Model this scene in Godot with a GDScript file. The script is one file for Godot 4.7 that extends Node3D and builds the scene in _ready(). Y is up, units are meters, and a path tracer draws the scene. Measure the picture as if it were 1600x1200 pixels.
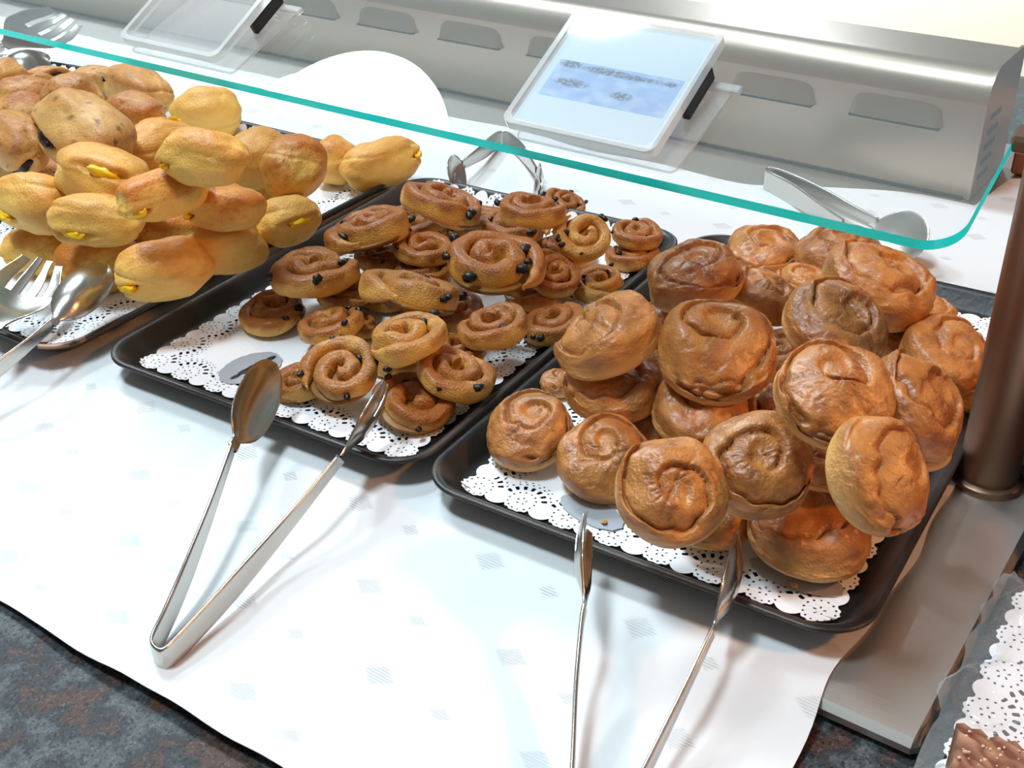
extends Node3D
# A buffet counter seen from above: filled buns, raisin swirls and glazed coil buns on black trays.

var M := {}
var noise := FastNoiseLite.new()
var fine := FastNoiseLite.new()
var rng := RandomNumberGenerator.new()


func _ready() -> void:
	# ---- camera, sky, lamps, exposure
	var cam := Camera3D.new()
	cam.name = "camera"
	cam.position = Vector3(0, 0.4289, 0)
	cam.rotation_degrees = Vector3(-31.4827, 35.577, -1.1395)
	cam.fov = 35.7384
	cam.near = 0.02
	cam.far = 100.0
	add_child(cam)
	cam.current = true
	var env := Environment.new()
	var sky := Sky.new()
	var sm := ProceduralSkyMaterial.new()
	sm.sky_top_color = Color(0.95, 0.95, 0.95)
	sm.sky_horizon_color = Color(1.0, 0.94, 0.87)
	sm.ground_bottom_color = Color(0.5, 0.46, 0.42)
	sm.ground_horizon_color = Color(0.8, 0.75, 0.7)
	sm.sky_energy_multiplier = 0.5
	sm.ground_energy_multiplier = 0.6
	sky.sky_material = sm
	env.background_mode = Environment.BG_SKY
	env.sky = sky
	env.tonemap_mode = Environment.TONE_MAPPER_LINEAR
	env.tonemap_exposure = 1.06
	env.sdfgi_enabled = true
	env.ssao_enabled = true
	env.ssil_enabled = true
	var we := WorldEnvironment.new()
	we.name = "world_environment"
	we.environment = env
	add_child(we)
	noise.noise_type = FastNoiseLite.TYPE_SIMPLEX_SMOOTH
	noise.frequency = 1.0
	noise.seed = 7
	noise.fractal_type = FastNoiseLite.FRACTAL_NONE
	fine.noise_type = FastNoiseLite.TYPE_SIMPLEX_SMOOTH
	fine.frequency = 1.0
	fine.seed = 19
	fine.fractal_octaves = 3
	make_materials()
	pendant_lamp(Vector3(-3.13, 3.0, -1.54), 0.52, 12.0, 12.0, "large round white pendant lamp hanging high over the back of the counter")
	pendant_lamp(Vector3(-2.06, 3.0, -1.60), 0.33, 12.0, 5.0, "smaller round white pendant lamp hanging over the counter beside the large one")
	pendant_lamp(Vector3(-0.9, 3.0, 0.1), 0.45, 12.0, 6.0, "round white pendant lamp hanging above the front of the counter")
	pendant_lamp(Vector3(-3.2, 2.9, -7.5), 0.45, 12.0, 60.0, "round white pendant lamp far behind the counter near the back wall")
	warm_lamp(Vector3(0.75, 0.85, -0.75), 0.05, 0.5)
	structure()
	steel_cabinet()
	counter_things()
	glass_and_signs()
	trays()
	all_tongs()
	wrapped_cake()
	basket()
	pastries()


# ------------------------------------------------------------------ helpers
class MB:
	var v := PackedVector3Array()
	var n := PackedVector3Array()
	var c := PackedColorArray()
	var t := PackedVector2Array()
	var i := PackedInt32Array()

	# a grid of nu x nv points; wu, wv: closed in that direction. Faces point along dP/du x dP/dv.
	func grid(p: PackedVector3Array, nu: int, nv: int, wu := false, wv := false, cols := PackedColorArray(), uvs := PackedVector2Array(), flip := false, poles := false) -> void:
		var o := v.size()
		var nn := PackedVector3Array()
		nn.resize(p.size())
		var eu := nu if wu else nu - 1
		var ev := nv if wv else nv - 1
		for a in eu:
			var a2 := (a + 1) % nu
			for b in ev:
				var b2 := (b + 1) % nv
				var k0 := a * nv + b
				var k1 := a2 * nv + b
				var k2 := a2 * nv + b2
				var k3 := a * nv + b2
				var f := (p[k2] - p[k0]).cross(p[k3] - p[k1])
				if flip:
					f = -f
				nn[k0] += f
				nn[k1] += f
				nn[k2] += f
				nn[k3] += f
				if flip:
					i.append_array(PackedInt32Array([o + k0, o + k1, o + k2, o + k0, o + k2, o + k3]))
				else:
					i.append_array(PackedInt32Array([o + k0, o + k2, o + k1, o + k0, o + k3, o + k2]))
		if poles:   # the first and last row along u are single points
			for a in [0, nu - 1]:
				var s := Vector3.ZERO
				for b in nv:
					s += nn[a * nv + b]
				for b in nv:
					nn[a * nv + b] = s
		for k in p.size():
			nn[k] = nn[k].normalized() if nn[k].length_squared() > 1e-20 else Vector3.UP
		v.append_array(p)
		n.append_array(nn)
		if cols.size() == p.size():
			c.append_array(cols)
		else:
			var w := PackedColorArray()
			w.resize(p.size())
			w.fill(cols[0] if cols.size() else Color.WHITE)
			c.append_array(w)
		if uvs.size() == p.size():
			t.append_array(uvs)
		else:
			var z := PackedVector2Array()
			z.resize(p.size())
			t.append_array(z)

	func flat(poly: Array, normal: Vector3, col := Color.WHITE) -> void:   # a convex polygon, flat shaded
		var o := v.size()
		for q in poly:
			v.append(q)
			n.append(normal)
			c.append(col)
			t.append(Vector2(q.x, q.z))
		var up: bool = (poly[1] - poly[0]).cross(poly[2] - poly[0]).dot(normal) > 0
		for k in range(1, poly.size() - 1):
			if up:
				i.append_array(PackedInt32Array([o, o + k + 1, o + k]))
			else:
				i.append_array(PackedInt32Array([o, o + k, o + k + 1]))

	func mesh() -> ArrayMesh:
		var arr := []
		arr.resize(Mesh.ARRAY_MAX)
		arr[Mesh.ARRAY_VERTEX] = v
		arr[Mesh.ARRAY_NORMAL] = n
		arr[Mesh.ARRAY_COLOR] = c
		arr[Mesh.ARRAY_TEX_UV] = t
		arr[Mesh.ARRAY_INDEX] = i
		var m := ArrayMesh.new()
		m.add_surface_from_arrays(Mesh.PRIMITIVE_TRIANGLES, arr)
		return m


func put(called: String, mesh: Mesh, mat: Material, parent: Node = self) -> MeshInstance3D:
	var o := MeshInstance3D.new()
	o.name = called
	o.mesh = mesh
	o.material_override = mat
	parent.add_child(o, true)
	return o


func tag(o: Node, label := "", category := "", group := "", kind := "") -> Node:
	if label: o.set_meta("label", label)
	if category: o.set_meta("category", category)
	if group: o.set_meta("group", group)
	if kind: o.set_meta("kind", kind)
	return o


func numbered(called: String) -> String:
	if not has_node(called): return called
	var k := 1
	while has_node("%s_%03d" % [called, k]): k += 1
	return "%s_%03d" % [called, k]


func thing(called: String, label: String, category: String, at := Vector3.ZERO, group := "") -> Node3D:
	var o := Node3D.new()
	o.name = numbered(called)
	o.position = at
	add_child(o)
	tag(o, label, category, group)
	return o


func lin(r: float, g: float, b: float) -> Color:
	return Color(r, g, b).srgb_to_linear()


# a box with chamfered edges, centred at c
func cbox(mb: MB, c: Vector3, s: Vector3, r := 0.001, b := Basis(), col := Color.WHITE) -> void:
	var h := s * 0.5
	r = minf(r, minf(h.x, minf(h.y, h.z)) * 0.9)
	var pt := func(sx, sy, sz, ax):
		var q := Vector3(sx * h.x, sy * h.y, sz * h.z)
		for k in 3:
			if k != ax:
				q[k] -= signf(q[k]) * r
		return c + b * q
	for ax in 3:
		for sg in [-1, 1]:
			var poly := []
			for q in [[-1, -1], [1, -1], [1, 1], [-1, 1]]:
				var d := [0, 0, 0]
				d[ax] = sg
				d[(ax + 1) % 3] = q[0]
				d[(ax + 2) % 3] = q[1]
				poly.append(pt.call(d[0], d[1], d[2], ax))
			var nn := Vector3.ZERO
			nn[ax] = sg
			mb.flat(poly, b * nn, col)
	for ax in 3:   # edges along ax
		for s1 in [-1, 1]:
			for s2 in [-1, 1]:
				var d0 := [0, 0, 0]
				d0[ax] = -1
				d0[(ax + 1) % 3] = s1
				d0[(ax + 2) % 3] = s2
				var d1 := d0.duplicate()
				d1[ax] = 1
				var nn := Vector3.ZERO
				nn[(ax + 1) % 3] = s1
				nn[(ax + 2) % 3] = s2
				mb.flat([pt.call(d0[0], d0[1], d0[2], (ax + 1) % 3), pt.call(d1[0], d1[1], d1[2], (ax + 1) % 3), pt.call(d1[0], d1[1], d1[2], (ax + 2) % 3), pt.call(d0[0], d0[1], d0[2], (ax + 2) % 3)], b * nn.normalized(), col)
	for sx in [-1, 1]:
		for sy in [-1, 1]:
			for sz in [-1, 1]:
				mb.flat([pt.call(sx, sy, sz, 0), pt.call(sx, sy, sz, 1), pt.call(sx, sy, sz, 2)], b * Vector3(sx, sy, sz).normalized(), col)


func box_mesh(c: Vector3, s: Vector3, r := 0.001) -> ArrayMesh:
	var mb := MB.new()
	cbox(mb, c, s, r)
	return mb.mesh()


func lathe(mb: MB, prof: Array, n := 48, col := PackedColorArray()) -> void:   # prof: Vector2(radius, y), from bottom outside to top
	var p := PackedVector3Array()
	for q in prof:
		for k in n:
			var a := TAU * k / n
			p.append(Vector3(q.x * cos(a), q.y, q.x * sin(a)))
	mb.grid(p, prof.size(), n, false, true, col)


func tube(mb: MB, path: PackedVector3Array, radius: PackedFloat32Array, n := 10, col := Color.WHITE) -> void:
	var p := PackedVector3Array()
	var up := Vector3.UP
	for k in path.size():
		var d := (path[mini(k + 1, path.size() - 1)] - path[maxi(k - 1, 0)]).normalized()
		if absf(d.dot(up)) > 0.95: up = Vector3.RIGHT
		var s := d.cross(up).normalized()
		up = s.cross(d)
		for j in n:
			var a := TAU * j / n
			p.append(path[k] + (s * cos(a) + up * sin(a)) * radius[k])
	mb.grid(p, path.size(), n, false, true, PackedColorArray([col]), PackedVector2Array(), true)
	for e in [0, path.size() - 1]:
		var poly := []
		for j in n: poly.append(p[e * n + j])
		var d := path[1] - path[0] if e == 0 else path[e] - path[e - 1]
		mb.flat(poly, d.normalized() * (-1.0 if e == 0 else 1.0), col)


func smooth_path(p: Array, per := 8) -> PackedVector3Array:
	var out := PackedVector3Array()
	for k in p.size() - 1:
		var a: Vector3 = p[maxi(k - 1, 0)]
		var b: Vector3 = p[k]
		var c: Vector3 = p[k + 1]
		var d: Vector3 = p[mini(k + 2, p.size() - 1)]
		for j in per:
			out.append(b.cubic_interpolate(c, a, d, float(j) / per))
	out.append(p[p.size() - 1])
	return out


# ------------------------------------------------------------------ materials
func mat(called: String, albedo: Color, rough: float, metal := 0.0, vertex := false) -> StandardMaterial3D:
	var m := StandardMaterial3D.new()
	m.resource_name = called
	m.albedo_color = albedo
	m.roughness = rough
	m.metallic = metal
	m.vertex_color_use_as_albedo = vertex
	M[called] = m
	return m


func noise_normal(freq: float, size: int, strength: float, octaves := 4, sd := 1) -> NoiseTexture2D:
	var f := FastNoiseLite.new()
	f.seed = sd
	f.noise_type = FastNoiseLite.TYPE_SIMPLEX_SMOOTH
	f.frequency = freq
	f.fractal_octaves = octaves
	var t := NoiseTexture2D.new()
	t.width = size
	t.height = size
	t.seamless = true
	t.as_normal_map = true
	t.bump_strength = strength
	t.noise = f
	return t


func bread(called: String, rough: float, coat: float, scale: float, strength: float) -> void:
	var m := mat(called, Color.WHITE, rough, 0.0, true)
	m.normal_enabled = true
	m.normal_texture = M.crust_fine
	m.normal_scale = strength
	m.uv1_triplanar = true
	m.uv1_scale = Vector3.ONE * scale
	if coat > 0:
		m.clearcoat_enabled = true
		m.clearcoat = coat
		m.clearcoat_roughness = 0.28


func make_materials() -> void:
	M.crust_normal = noise_normal(0.03, 512, 6.0, 5, 3)
	M.crust_fine = noise_normal(0.075, 512, 7.0, 4, 8)
	bread("bun_dough", 0.58, 0.1, 11.0, 0.45)
	bread("swirl_dough", 0.55, 0.22, 15.0, 1.0)
	bread("coil_dough", 0.48, 0.3, 12.0, 0.45)
	var m := mat("custard", Color(1.0, 0.80, 0.04), 0.35)
	m = mat("swirl_custard", Color(0.55, 0.36, 0.1), 0.4)
	m = mat("chocolate", Color(0.13, 0.07, 0.055), 0.4)
	m = mat("raisin", Color(0.07, 0.05, 0.06), 0.35)
	m.normal_enabled = true
	m.normal_texture = M.crust_normal
	m.uv1_triplanar = true
	m.uv1_scale = Vector3.ONE * 40.0
	m = mat("tray_black", Color.WHITE, 0.42, 0.0, true)
	m.normal_enabled = true
	m.normal_texture = noise_normal(0.05, 256, 2.0, 3, 5)
	m.normal_scale = 0.25
	m.uv1_triplanar = true
	m.uv1_scale = Vector3.ONE * 15.0
	m = mat("doily_paper", Color(0.94, 0.945, 0.96), 0.85)
	m.backlight_enabled = true
	m.backlight = Color(0.12, 0.12, 0.12)
	m = mat("grease", Color(0.66, 0.68, 0.71), 0.35)
	m = mat("grease_print", Color(0.16, 0.17, 0.19), 0.5)
	# paper cloth with small embossed hatched lozenges
	var im := Image.create(512, 512, false, Image.FORMAT_RGBA8)
	im.fill(Color(0.5, 0.5, 0.5))
	for y in 512:
		for x in 512:
			var hgt := 0.5
			for q in [[128, 110], [384, 366], [340, 150], [90, 380]]:
				var big: bool = q[0] == 128 or q[0] == 384
				var d: float = absf(x - q[0]) / (62.0 if big else 40.0) + absf(y - q[1]) / (46.0 if big else 26.0)
				if d < 1.0:
					hgt += 0.32 * minf(1.0, (1.0 - d) * 4.0) * sin(TAU * y / 9.0)
			im.set_pixel(x, y, Color(hgt, hgt, hgt))
	im.bump_map_to_normal_map(3.0)
	m = mat("paper_cloth", Color(0.865, 0.87, 0.875), 0.8)
	m.normal_enabled = true
	m.normal_texture = ImageTexture.create_from_image(im)
	m.normal_scale = 1.5
	m.uv1_scale = Vector3(10.5, 10.5, 1)
	# speckled granite
	var g := Image.create(768, 768, false, Image.FORMAT_RGBA8)
	var cell := FastNoiseLite.new()
	cell.noise_type = FastNoiseLite.TYPE_CELLULAR
	cell.cellular_return_type = FastNoiseLite.RETURN_CELL_VALUE
	cell.frequency = 0.26
	cell.domain_warp_enabled = true
	cell.domain_warp_amplitude = 4.0
	cell.domain_warp_frequency = 0.09
	cell.seed = 4
	var big_n := FastNoiseLite.new()
	big_n.frequency = 0.012
	big_n.seed = 9
	big_n.fractal_octaves = 4
	for y in 768:
		for x in 768:
			var a := cell.get_noise_2d(x, y) * 0.5 + 0.5
			var b := big_n.get_noise_2d(x, y)
			var k := cell.get_noise_2d(x + 900, y * 1.3)
			var col := Color(0.20, 0.21, 0.22).lerp(Color(0.33, 0.225, 0.195), smoothstep(0.0, 0.4, b) * 0.8)
			col = col.lerp(Color(0.34, 0.36, 0.37), smoothstep(0.05, -0.35, b) * 0.8)
			if a < 0.3: col = col.darkened(0.45)
			elif a > 0.9 and k > -0.2: col = Color(0.52, 0.50, 0.48)
			elif a > 0.72: col = col.lightened(0.12)
			g.set_pixel(x, y, col)
	m = mat("granite", Color.WHITE, 0.5)
	m.metallic_specular = 0.3
	m.albedo_texture = ImageTexture.create_from_image(g)
	m.uv1_triplanar = true
	m.uv1_world_triplanar = true
	m.uv1_scale = Vector3.ONE * 3.6
	# brushed stainless steel
	var br := Image.create(512, 512, false, Image.FORMAT_RGBA8)
	rng.seed = 11
	for y in 512:
		var x := 0
		while x < 512:
			var w := rng.randi_range(30, 200)
			var q := 0.5 + rng.randf_range(-0.12, 0.12)
			br.fill_rect(Rect2i(x, y, w, 1), Color(q, q, q))
			x += w
	br.bump_map_to_normal_map(1.0)
	m = mat("steel", Color(0.84, 0.825, 0.80), 0.42, 1.0)
	m.normal_enabled = true
	m.normal_texture = ImageTexture.create_from_image(br)
	m.normal_scale = 0.12
	m.uv1_triplanar = true
	m.uv1_world_triplanar = true
	m.uv1_scale = Vector3.ONE * 3.0
	m = mat("cabinet_steel", Color(0.71, 0.65, 0.59), 0.36, 1.0)
	m.normal_enabled = true
	m.normal_texture = M.steel.normal_texture
	m.normal_scale = 0.12
	m.uv1_triplanar = true
	m.uv1_world_triplanar = true
	m.uv1_scale = Vector3.ONE * 3.0
	m = mat("tong_steel", Color(0.78, 0.76, 0.73), 0.22, 1.0)
	m.normal_enabled = true
	m.normal_texture = M.crust_normal
	m.normal_scale = 0.1
	m.uv1_triplanar = true
	m.uv1_scale = Vector3.ONE * 30.0
	m = mat("post_bronze", Color(0.56, 0.45, 0.38), 0.4, 0.9)
	m = mat("dark_slot", Color(0.05, 0.045, 0.04), 0.7)
	m = mat("glass_pane", Color(0.92, 1.0, 1.0, 0.05), 0.0)
	m.transparency = BaseMaterial3D.TRANSPARENCY_ALPHA
	m = mat("glass_edge", Color(0.08, 0.85, 0.83), 0.12)
	m.backlight_enabled = true
	m.backlight = Color(0.2, 0.9, 0.87)
	m = mat("acrylic", Color(1, 1, 1, 0.09), 0.04)
	m.transparency = BaseMaterial3D.TRANSPARENCY_ALPHA
	m = mat("acrylic_edge", Color(0.93, 0.93, 0.92, 0.42), 0.1)
	m.transparency = BaseMaterial3D.TRANSPARENCY_ALPHA
	m = mat("black_plastic", Color(0.03, 0.032, 0.038), 0.4)
	m = mat("lamp_glow", Color(0.9, 0.95, 1.0), 0.5)
	m.emission_enabled = true
	m.emission = Color(0.86, 0.97, 1.0)
	m.emission_energy_multiplier = 12.0
	m = mat("warm_glow", Color(1, 0.8, 0.6), 0.5)
	m.emission_enabled = true
	m.emission = Color(1.0, 0.62, 0.3)
	m.emission_energy_multiplier = 20.0
	m = mat("lamp_metal", Color(0.6, 0.6, 0.6), 0.4, 1.0)
	m = mat("floor_cream", Color(0.93, 0.86, 0.74), 0.7)
	m = mat("wood_red", Color(0.55, 0.33, 0.23), 0.5)
	m = mat("slate", Color(0.16, 0.18, 0.2), 0.6)
	m = mat("wicker", Color(0.035, 0.032, 0.03), 0.35)
	m = mat("cake", Color.WHITE, 0.8, 0.0, true)
	m = mat("sugar", Color(0.90, 0.76, 0.66), 0.5)
	m = mat("film", Color(1, 1, 1, 0.15), 0.1)
	m.transparency = BaseMaterial3D.TRANSPARENCY_ALPHA
	m = mat("card_white", Color(0.86, 0.92, 0.97), 0.5)


# ------------------------------------------------------------------ lamps
func pendant_lamp(at: Vector3, r: float, _glow: float, energy: float, label: String) -> void:
	var t := thing("pendant_lamp", label, "lamp", at, "round pendant lamps above the counter")
	var mb := MB.new()
	lathe(mb, [Vector2(0.001, -0.05), Vector2(r * 0.5, -0.045), Vector2(r * 0.85, -0.03), Vector2(r, 0.0), Vector2(r, 0.01)], 64)
	put("diffuser", mb.mesh(), M.lamp_glow, t)
	mb = MB.new()
	lathe(mb, [Vector2(r, 0.011), Vector2(r * 1.02, 0.02), Vector2(r * 0.9, 0.08), Vector2(r * 0.2, 0.12), Vector2(0.001, 0.13)], 64)
	put("housing", mb.mesh(), M.lamp_metal, t)
	mb = MB.new()
	tube(mb, PackedVector3Array([Vector3(0, 0.12, 0), Vector3(0, 0.9, 0)]), PackedFloat32Array([0.01, 0.01]))
	put("rod", mb.mesh(), M.lamp_metal, t)
	var l := SpotLight3D.new()
	l.name = "lamp_light"
	l.position = Vector3(0, -0.08, 0)
	l.rotation_degrees = Vector3(-90, 0, 0)
	l.spot_angle = 80
	l.spot_range = 20
	l.spot_attenuation = 2
	l.light_color = Color(0.9, 0.96, 1.0)
	l.light_energy = energy
	l.light_size = r * 0.6
	l.shadow_enabled = true
	t.add_child(l)


func warm_lamp(at: Vector3, r: float, energy: float) -> void:
	var t := thing("heat_lamp", "small warm glowing bulb hanging to the right of the counter", "lamp", at)
	var mb := MB.new()
	var prof := []
	for k in 17:
		var a := -PI / 2 + PI * k / 16.0
		prof.append(Vector2(maxf(0.0005, cos(a) * r), sin(a) * r))
	lathe(mb, prof, 32)
	put("bulb", mb.mesh(), M.warm_glow, t)
	mb = MB.new()
	tube(mb, PackedVector3Array([Vector3(0, r, 0), Vector3(0, 3.0, 0)]), PackedFloat32Array([0.012, 0.008]))
	put("cord", mb.mesh(), M.black_plastic, t)
	var l := OmniLight3D.new()
	l.name = "bulb_light"
	l.light_color = Color(1.0, 0.66, 0.38)
	l.light_energy = energy
	l.light_size = r
	l.omni_range = 12
	l.omni_attenuation = 2
	l.shadow_enabled = true
	t.add_child(l)


# ------------------------------------------------------------------ setting
func structure() -> void:
	tag(put("floor", box_mesh(Vector3(-4, -0.975, -6), Vector3(30, 0.05, 30), 0.001), M.floor_cream), "", "", "", "structure")
	tag(put("wall_back", box_mesh(Vector3(-4, 1.3, -14), Vector3(30, 4.6, 0.2), 0.001), M.floor_cream), "", "", "", "structure")
	# granite counter top
	var g := put("granite_counter", box_mesh(Vector3(-0.6, -0.031, -0.75), Vector3(3.4, 0.04, 1.5), 0.004), M.granite)
	tag(g, "dark speckled granite counter top under everything", "counter")
	var legs := thing("counter_base", "steel clad base under the granite counter", "cabinet", Vector3(-0.6, -0.95, -0.75))
	put("body", box_mesh(Vector3(0, 0.449, 0), Vector3(3.2, 0.898, 1.3), 0.005), M.steel, legs)
	# the steel platform that the trays stand on
	var mb := MB.new()
	cbox(mb, Vector3(-1.0, -0.0055, -0.82), Vector3(1.86, 0.011, 0.816), 0.0035)
	tag(put("steel_platform", mb.mesh(), M.steel), "low brushed stainless steel platform with a rounded front lip on the granite", "platform")
	paper()


func paper() -> void:
	var p := PackedVector3Array()
	var uv := PackedVector2Array()
	var nx := 190
	var nz := 120
	for a in nx:
		for b in nz:
			var u := float(a) / (nx - 1)
			var v := float(b) / (nz - 1)
			var z0 := -0.985 - 0.004 * sin(u * 23.0) - 0.003 * sin(u * 61.0)
			z0 = lerpf(z0, -1.045, smoothstep(0.80, 0.9, u))
			z0 = lerpf(z0, -1.133, smoothstep(0.926, 0.932, u))
			var z1 := -0.232 - 0.009 * smoothstep(0.4, 1.0, u) + 0.0012 * sin(u * 41.0) + 0.0008 * sin(u * 97.0)
			var z := lerpf(z0, z1, v)
			var xr := -0.1175 + 0.002 * sin(z * 33.0) + 0.0012 * sin(z * 90.0) + 0.004 * smoothstep(-0.43, -0.36, z)
			var x := lerpf(-1.88, xr, pow(u, 0.9))
			var y := 0.0012
			var dr := smoothstep(-0.417, -0.375, z)
			y = lerpf(y, -0.0096, dr)
			y += dr * (0.0012 * (1.0 + sin(x * 21.0 + z * 9.0)) + 0.004 * smoothstep(-0.275, -0.235, z) * (0.35 + 0.65 * smoothstep(-0.55, -0.36, x)))
			y += 0.0006 * (1.0 + noise.get_noise_2d(x * 9.0, z * 9.0)) + (0.0011 * (1.0 + noise.get_noise_2d(x * 22.0, z * 14.0))) * dr
			p.append(Vector3(x, y, z))
			uv.append(Vector2(x, z))
	var mb := MB.new()
	mb.grid(p, nx, nz, false, false, PackedColorArray(), uv, true)
	var q := PackedVector3Array()   # the under side, so that the sheet has a thickness
	for k in p: q.append(k - Vector3(0, 0.0004, 0))
	mb.grid(q, nx, nz, false, false, PackedColorArray(), uv, false)
	tag(put("paper_tablecloth", mb.mesh(), M.paper_cloth), "white embossed paper cloth spread under the trays and hanging over the steel edge", "tablecloth")


func profile_strip(mb: MB, prof: Array, x0: float, x1: float, nx := 2) -> void:   # prof: Vector2(z, y) swept along x
	var p := PackedVector3Array()
	for a in nx:
		for q in prof:
			p.append(Vector3(lerpf(x0, x1, float(a) / (nx - 1)), q.y, q.x))
	mb.grid(p, nx, prof.size(), false, false, PackedColorArray(), PackedVector2Array(), true)


func steel_cabinet() -> void:
	var t := thing("steel_display_unit", "long stainless steel unit with louvred front at the back of the counter", "food warmer", Vector3(0, 0, 0))
	var mb := MB.new()
	var prof := []
	for q in [[-1.060, 0.0], [-1.058, 0.002], [-1.058, 0.06], [-1.058, 0.088]]: prof.append(Vector2(q[0], q[1]))
	for k in 9:
		var a := PI / 2 * k / 8.0
		prof.append(Vector2(-1.086 + 0.028 * cos(a), 0.088 + 0.028 * sin(a)))
	for q in [[-1.15, 0.116], [-1.154, 0.115], [-1.156, 0.112], [-1.156, 0.0]]: prof.append(Vector2(q[0], q[1]))
	profile_strip(mb, prof, -1.9, -0.2465)
	put("shell", mb.mesh(), M.cabinet_steel, t)
	# end plate on the right with slanted vent slots
	mb = MB.new()
	var n := prof.size()
	var pts := PackedVector3Array()
	for x in [-0.2465, -0.2435]:
		for q in prof:
			var gr := Vector2(-1.105, 0.05)
			var e: Vector2 = gr + (q - gr) * Vector2(1.05, 1.03)
			pts.append(Vector3(x, maxf(e.y, 0.0013), e.x))
	mb.grid(pts, 2, n, false, false, PackedColorArray(), PackedVector2Array(), true)
	for k in [0, n]:
		var poly := []
		for j in n: poly.append(pts[k + j])
		mb.flat(poly, Vector3.LEFT if k == 0 else Vector3.RIGHT)
	var ep := put("end_plate", mb.mesh(), M.cabinet_steel, t)
	for k in 5:
		mb = MB.new()
		cbox(mb, Vector3(-0.2433, 0.018 + 0.0135 * k, -1.084 - 0.002 * k), Vector3(0.0014, 0.0048, 0.03), 0.0004)
		put("vent_slot", mb.mesh(), M.dark_slot, ep)
	# pressed louvres: a hood that stands out over a dark slit
	for k in 12:
		var xc := -0.322 - 0.1205 * k
		mb = MB.new()
		var p := PackedVector3Array()
		var nu := 25
		var nv := 9
		for a in nu:
			for b in nv:
				var u := -1.0 + 2.0 * a / (nu - 1)
				var v := float(b) / (nv - 1)
				var hgt := 0.02 * pow(maxf(0.0, 1.0 - pow(absf(u), 8.0)), 0.5)
				var bul := 0.0055 * pow(maxf(0.0, 1.0 - pow(absf(u), 10.0)), 0.6) * pow(1.0 - v, 1.3)
				p.append(Vector3(xc + u * 0.044, 0.062 + hgt * v, -1.0577 + bul))
		mb.grid(p, nu, nv)
		var hood := put("louvre", mb.mesh(), M.cabinet_steel, t)
		put("slit", box_mesh(Vector3(xc, 0.0612, -1.0545), Vector3(0.084, 0.0016, 0.0068), 0.0003), M.dark_slot, hood)
	# foot seam
	put("foot_seam", box_mesh(Vector3(-1.07, 0.001, -1.0572), Vector3(1.64, 0.002, 0.003), 0.0005), M.dark_slot, t)


func counter_things() -> void:
	# post that carries the glass
	var t := thing("glass_support_post", "round dark bronze post standing on the steel to the right of the right tray", "post", Vector3(-0.1053, 0, -0.6365))
	var mb := MB.new()
	lathe(mb, [Vector2(0.0172, 0.004), Vector2(0.0172, 0.9)], 48)
	put("tube", mb.mesh(), M.post_bronze, t)
	mb = MB.new()
	lathe(mb, [Vector2(0.0215, 0.0), Vector2(0.0215, 0.003), Vector2(0.0205, 0.0045), Vector2(0.0172, 0.005)], 48)
	put("base_ring", mb.mesh(), M.post_bronze, t)
	mb = MB.new()
	cbox(mb, Vector3(0.012, 0.007, -0.018), Vector3(0.022, 0.013, 0.03), 0.004)
	put("foot_bracket", mb.mesh(), M.black_plastic, t)
	mb = MB.new()
	cbox(mb, Vector3(-0.0195, 0.2105, 0.002), Vector3(0.011, 0.011, 0.014), 0.002, Basis(Vector3.RIGHT, deg_to_rad(21)))
	put("glass_clamp", mb.mesh(), M.post_bronze, t)
	# wooden crate and slate board behind the right end
	t = thing("wooden_crate", "reddish brown wooden crate behind the end of the steel unit", "crate", Vector3(-0.16, 0.0014, -1.2))
	for k in 3:
		put("plank", box_mesh(Vector3(-0.045 + 0.06 * k, 0.0225, 0), Vector3(0.052, 0.045, 0.12), 0.002), M.wood_red, t)
	put("inner_box", box_mesh(Vector3(0.015, 0.02, 0), Vector3(0.17, 0.04, 0.11), 0.002), M.dark_slot, t)
	tag(put("slate_board", box_mesh(Vector3(-0.15, 0.09, -1.275), Vector3(0.2, 0.18, 0.02), 0.002), M.slate), "dark slate grey board standing behind the wooden crate", "board")


# ------------------------------------------------------------------ glass shelf and sign holders
func prism(mb: MB, poly: PackedVector2Array, y0: float, y1: float, sides := true, caps := true) -> void:   # poly: x, z
	var tri := Geometry2D.triangulate_polygon(poly)
	if caps:
		for y in [y0, y1]:
			for k in range(0, tri.size(), 3):
				var q := []
				for j in 3: q.append(Vector3(poly[tri[k + j]].x, y, poly[tri[k + j]].y))
				mb.flat(q, Vector3.UP if y == y1 else Vector3.DOWN)
	if sides:
		for k in poly.size():
			var a := poly[k]
			var b := poly[(k + 1) % poly.size()]
			var nn := Vector3(b.y - a.y, 0, a.x - b.x).normalized()
			if Geometry2D.is_polygon_clockwise(poly): nn = -nn
			mb.flat([Vector3(a.x, y0, a.y), Vector3(b.x, y0, b.y), Vector3(b.x, y1, b.y), Vector3(a.x, y1, a.y)], nn)


func rounded(x0: float, z0: float, x1: float, z1: float, r: Array, n := 8) -> PackedVector2Array:   # r: radii at (x0 z0), (x1 z0), (x1 z1), (x0 z1)
	var out := PackedVector2Array()
	var cs := [Vector2(x0, z0), Vector2(x1, z0), Vector2(x1, z1), Vector2(x0, z1)]
	for k in 4:
		var sx := 1.0 if k == 0 or k == 3 else -1.0
		var sz := 1.0 if k < 2 else -1.0
		var c: Vector2 = cs[k] + Vector2(sx, sz) * r[k]
		for j in n + 1:
			var a := PI + PI / 2 * k + PI / 2 * j / n
			out.append(c + Vector2(cos(a), sin(a)) * r[k])
	return out


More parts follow.
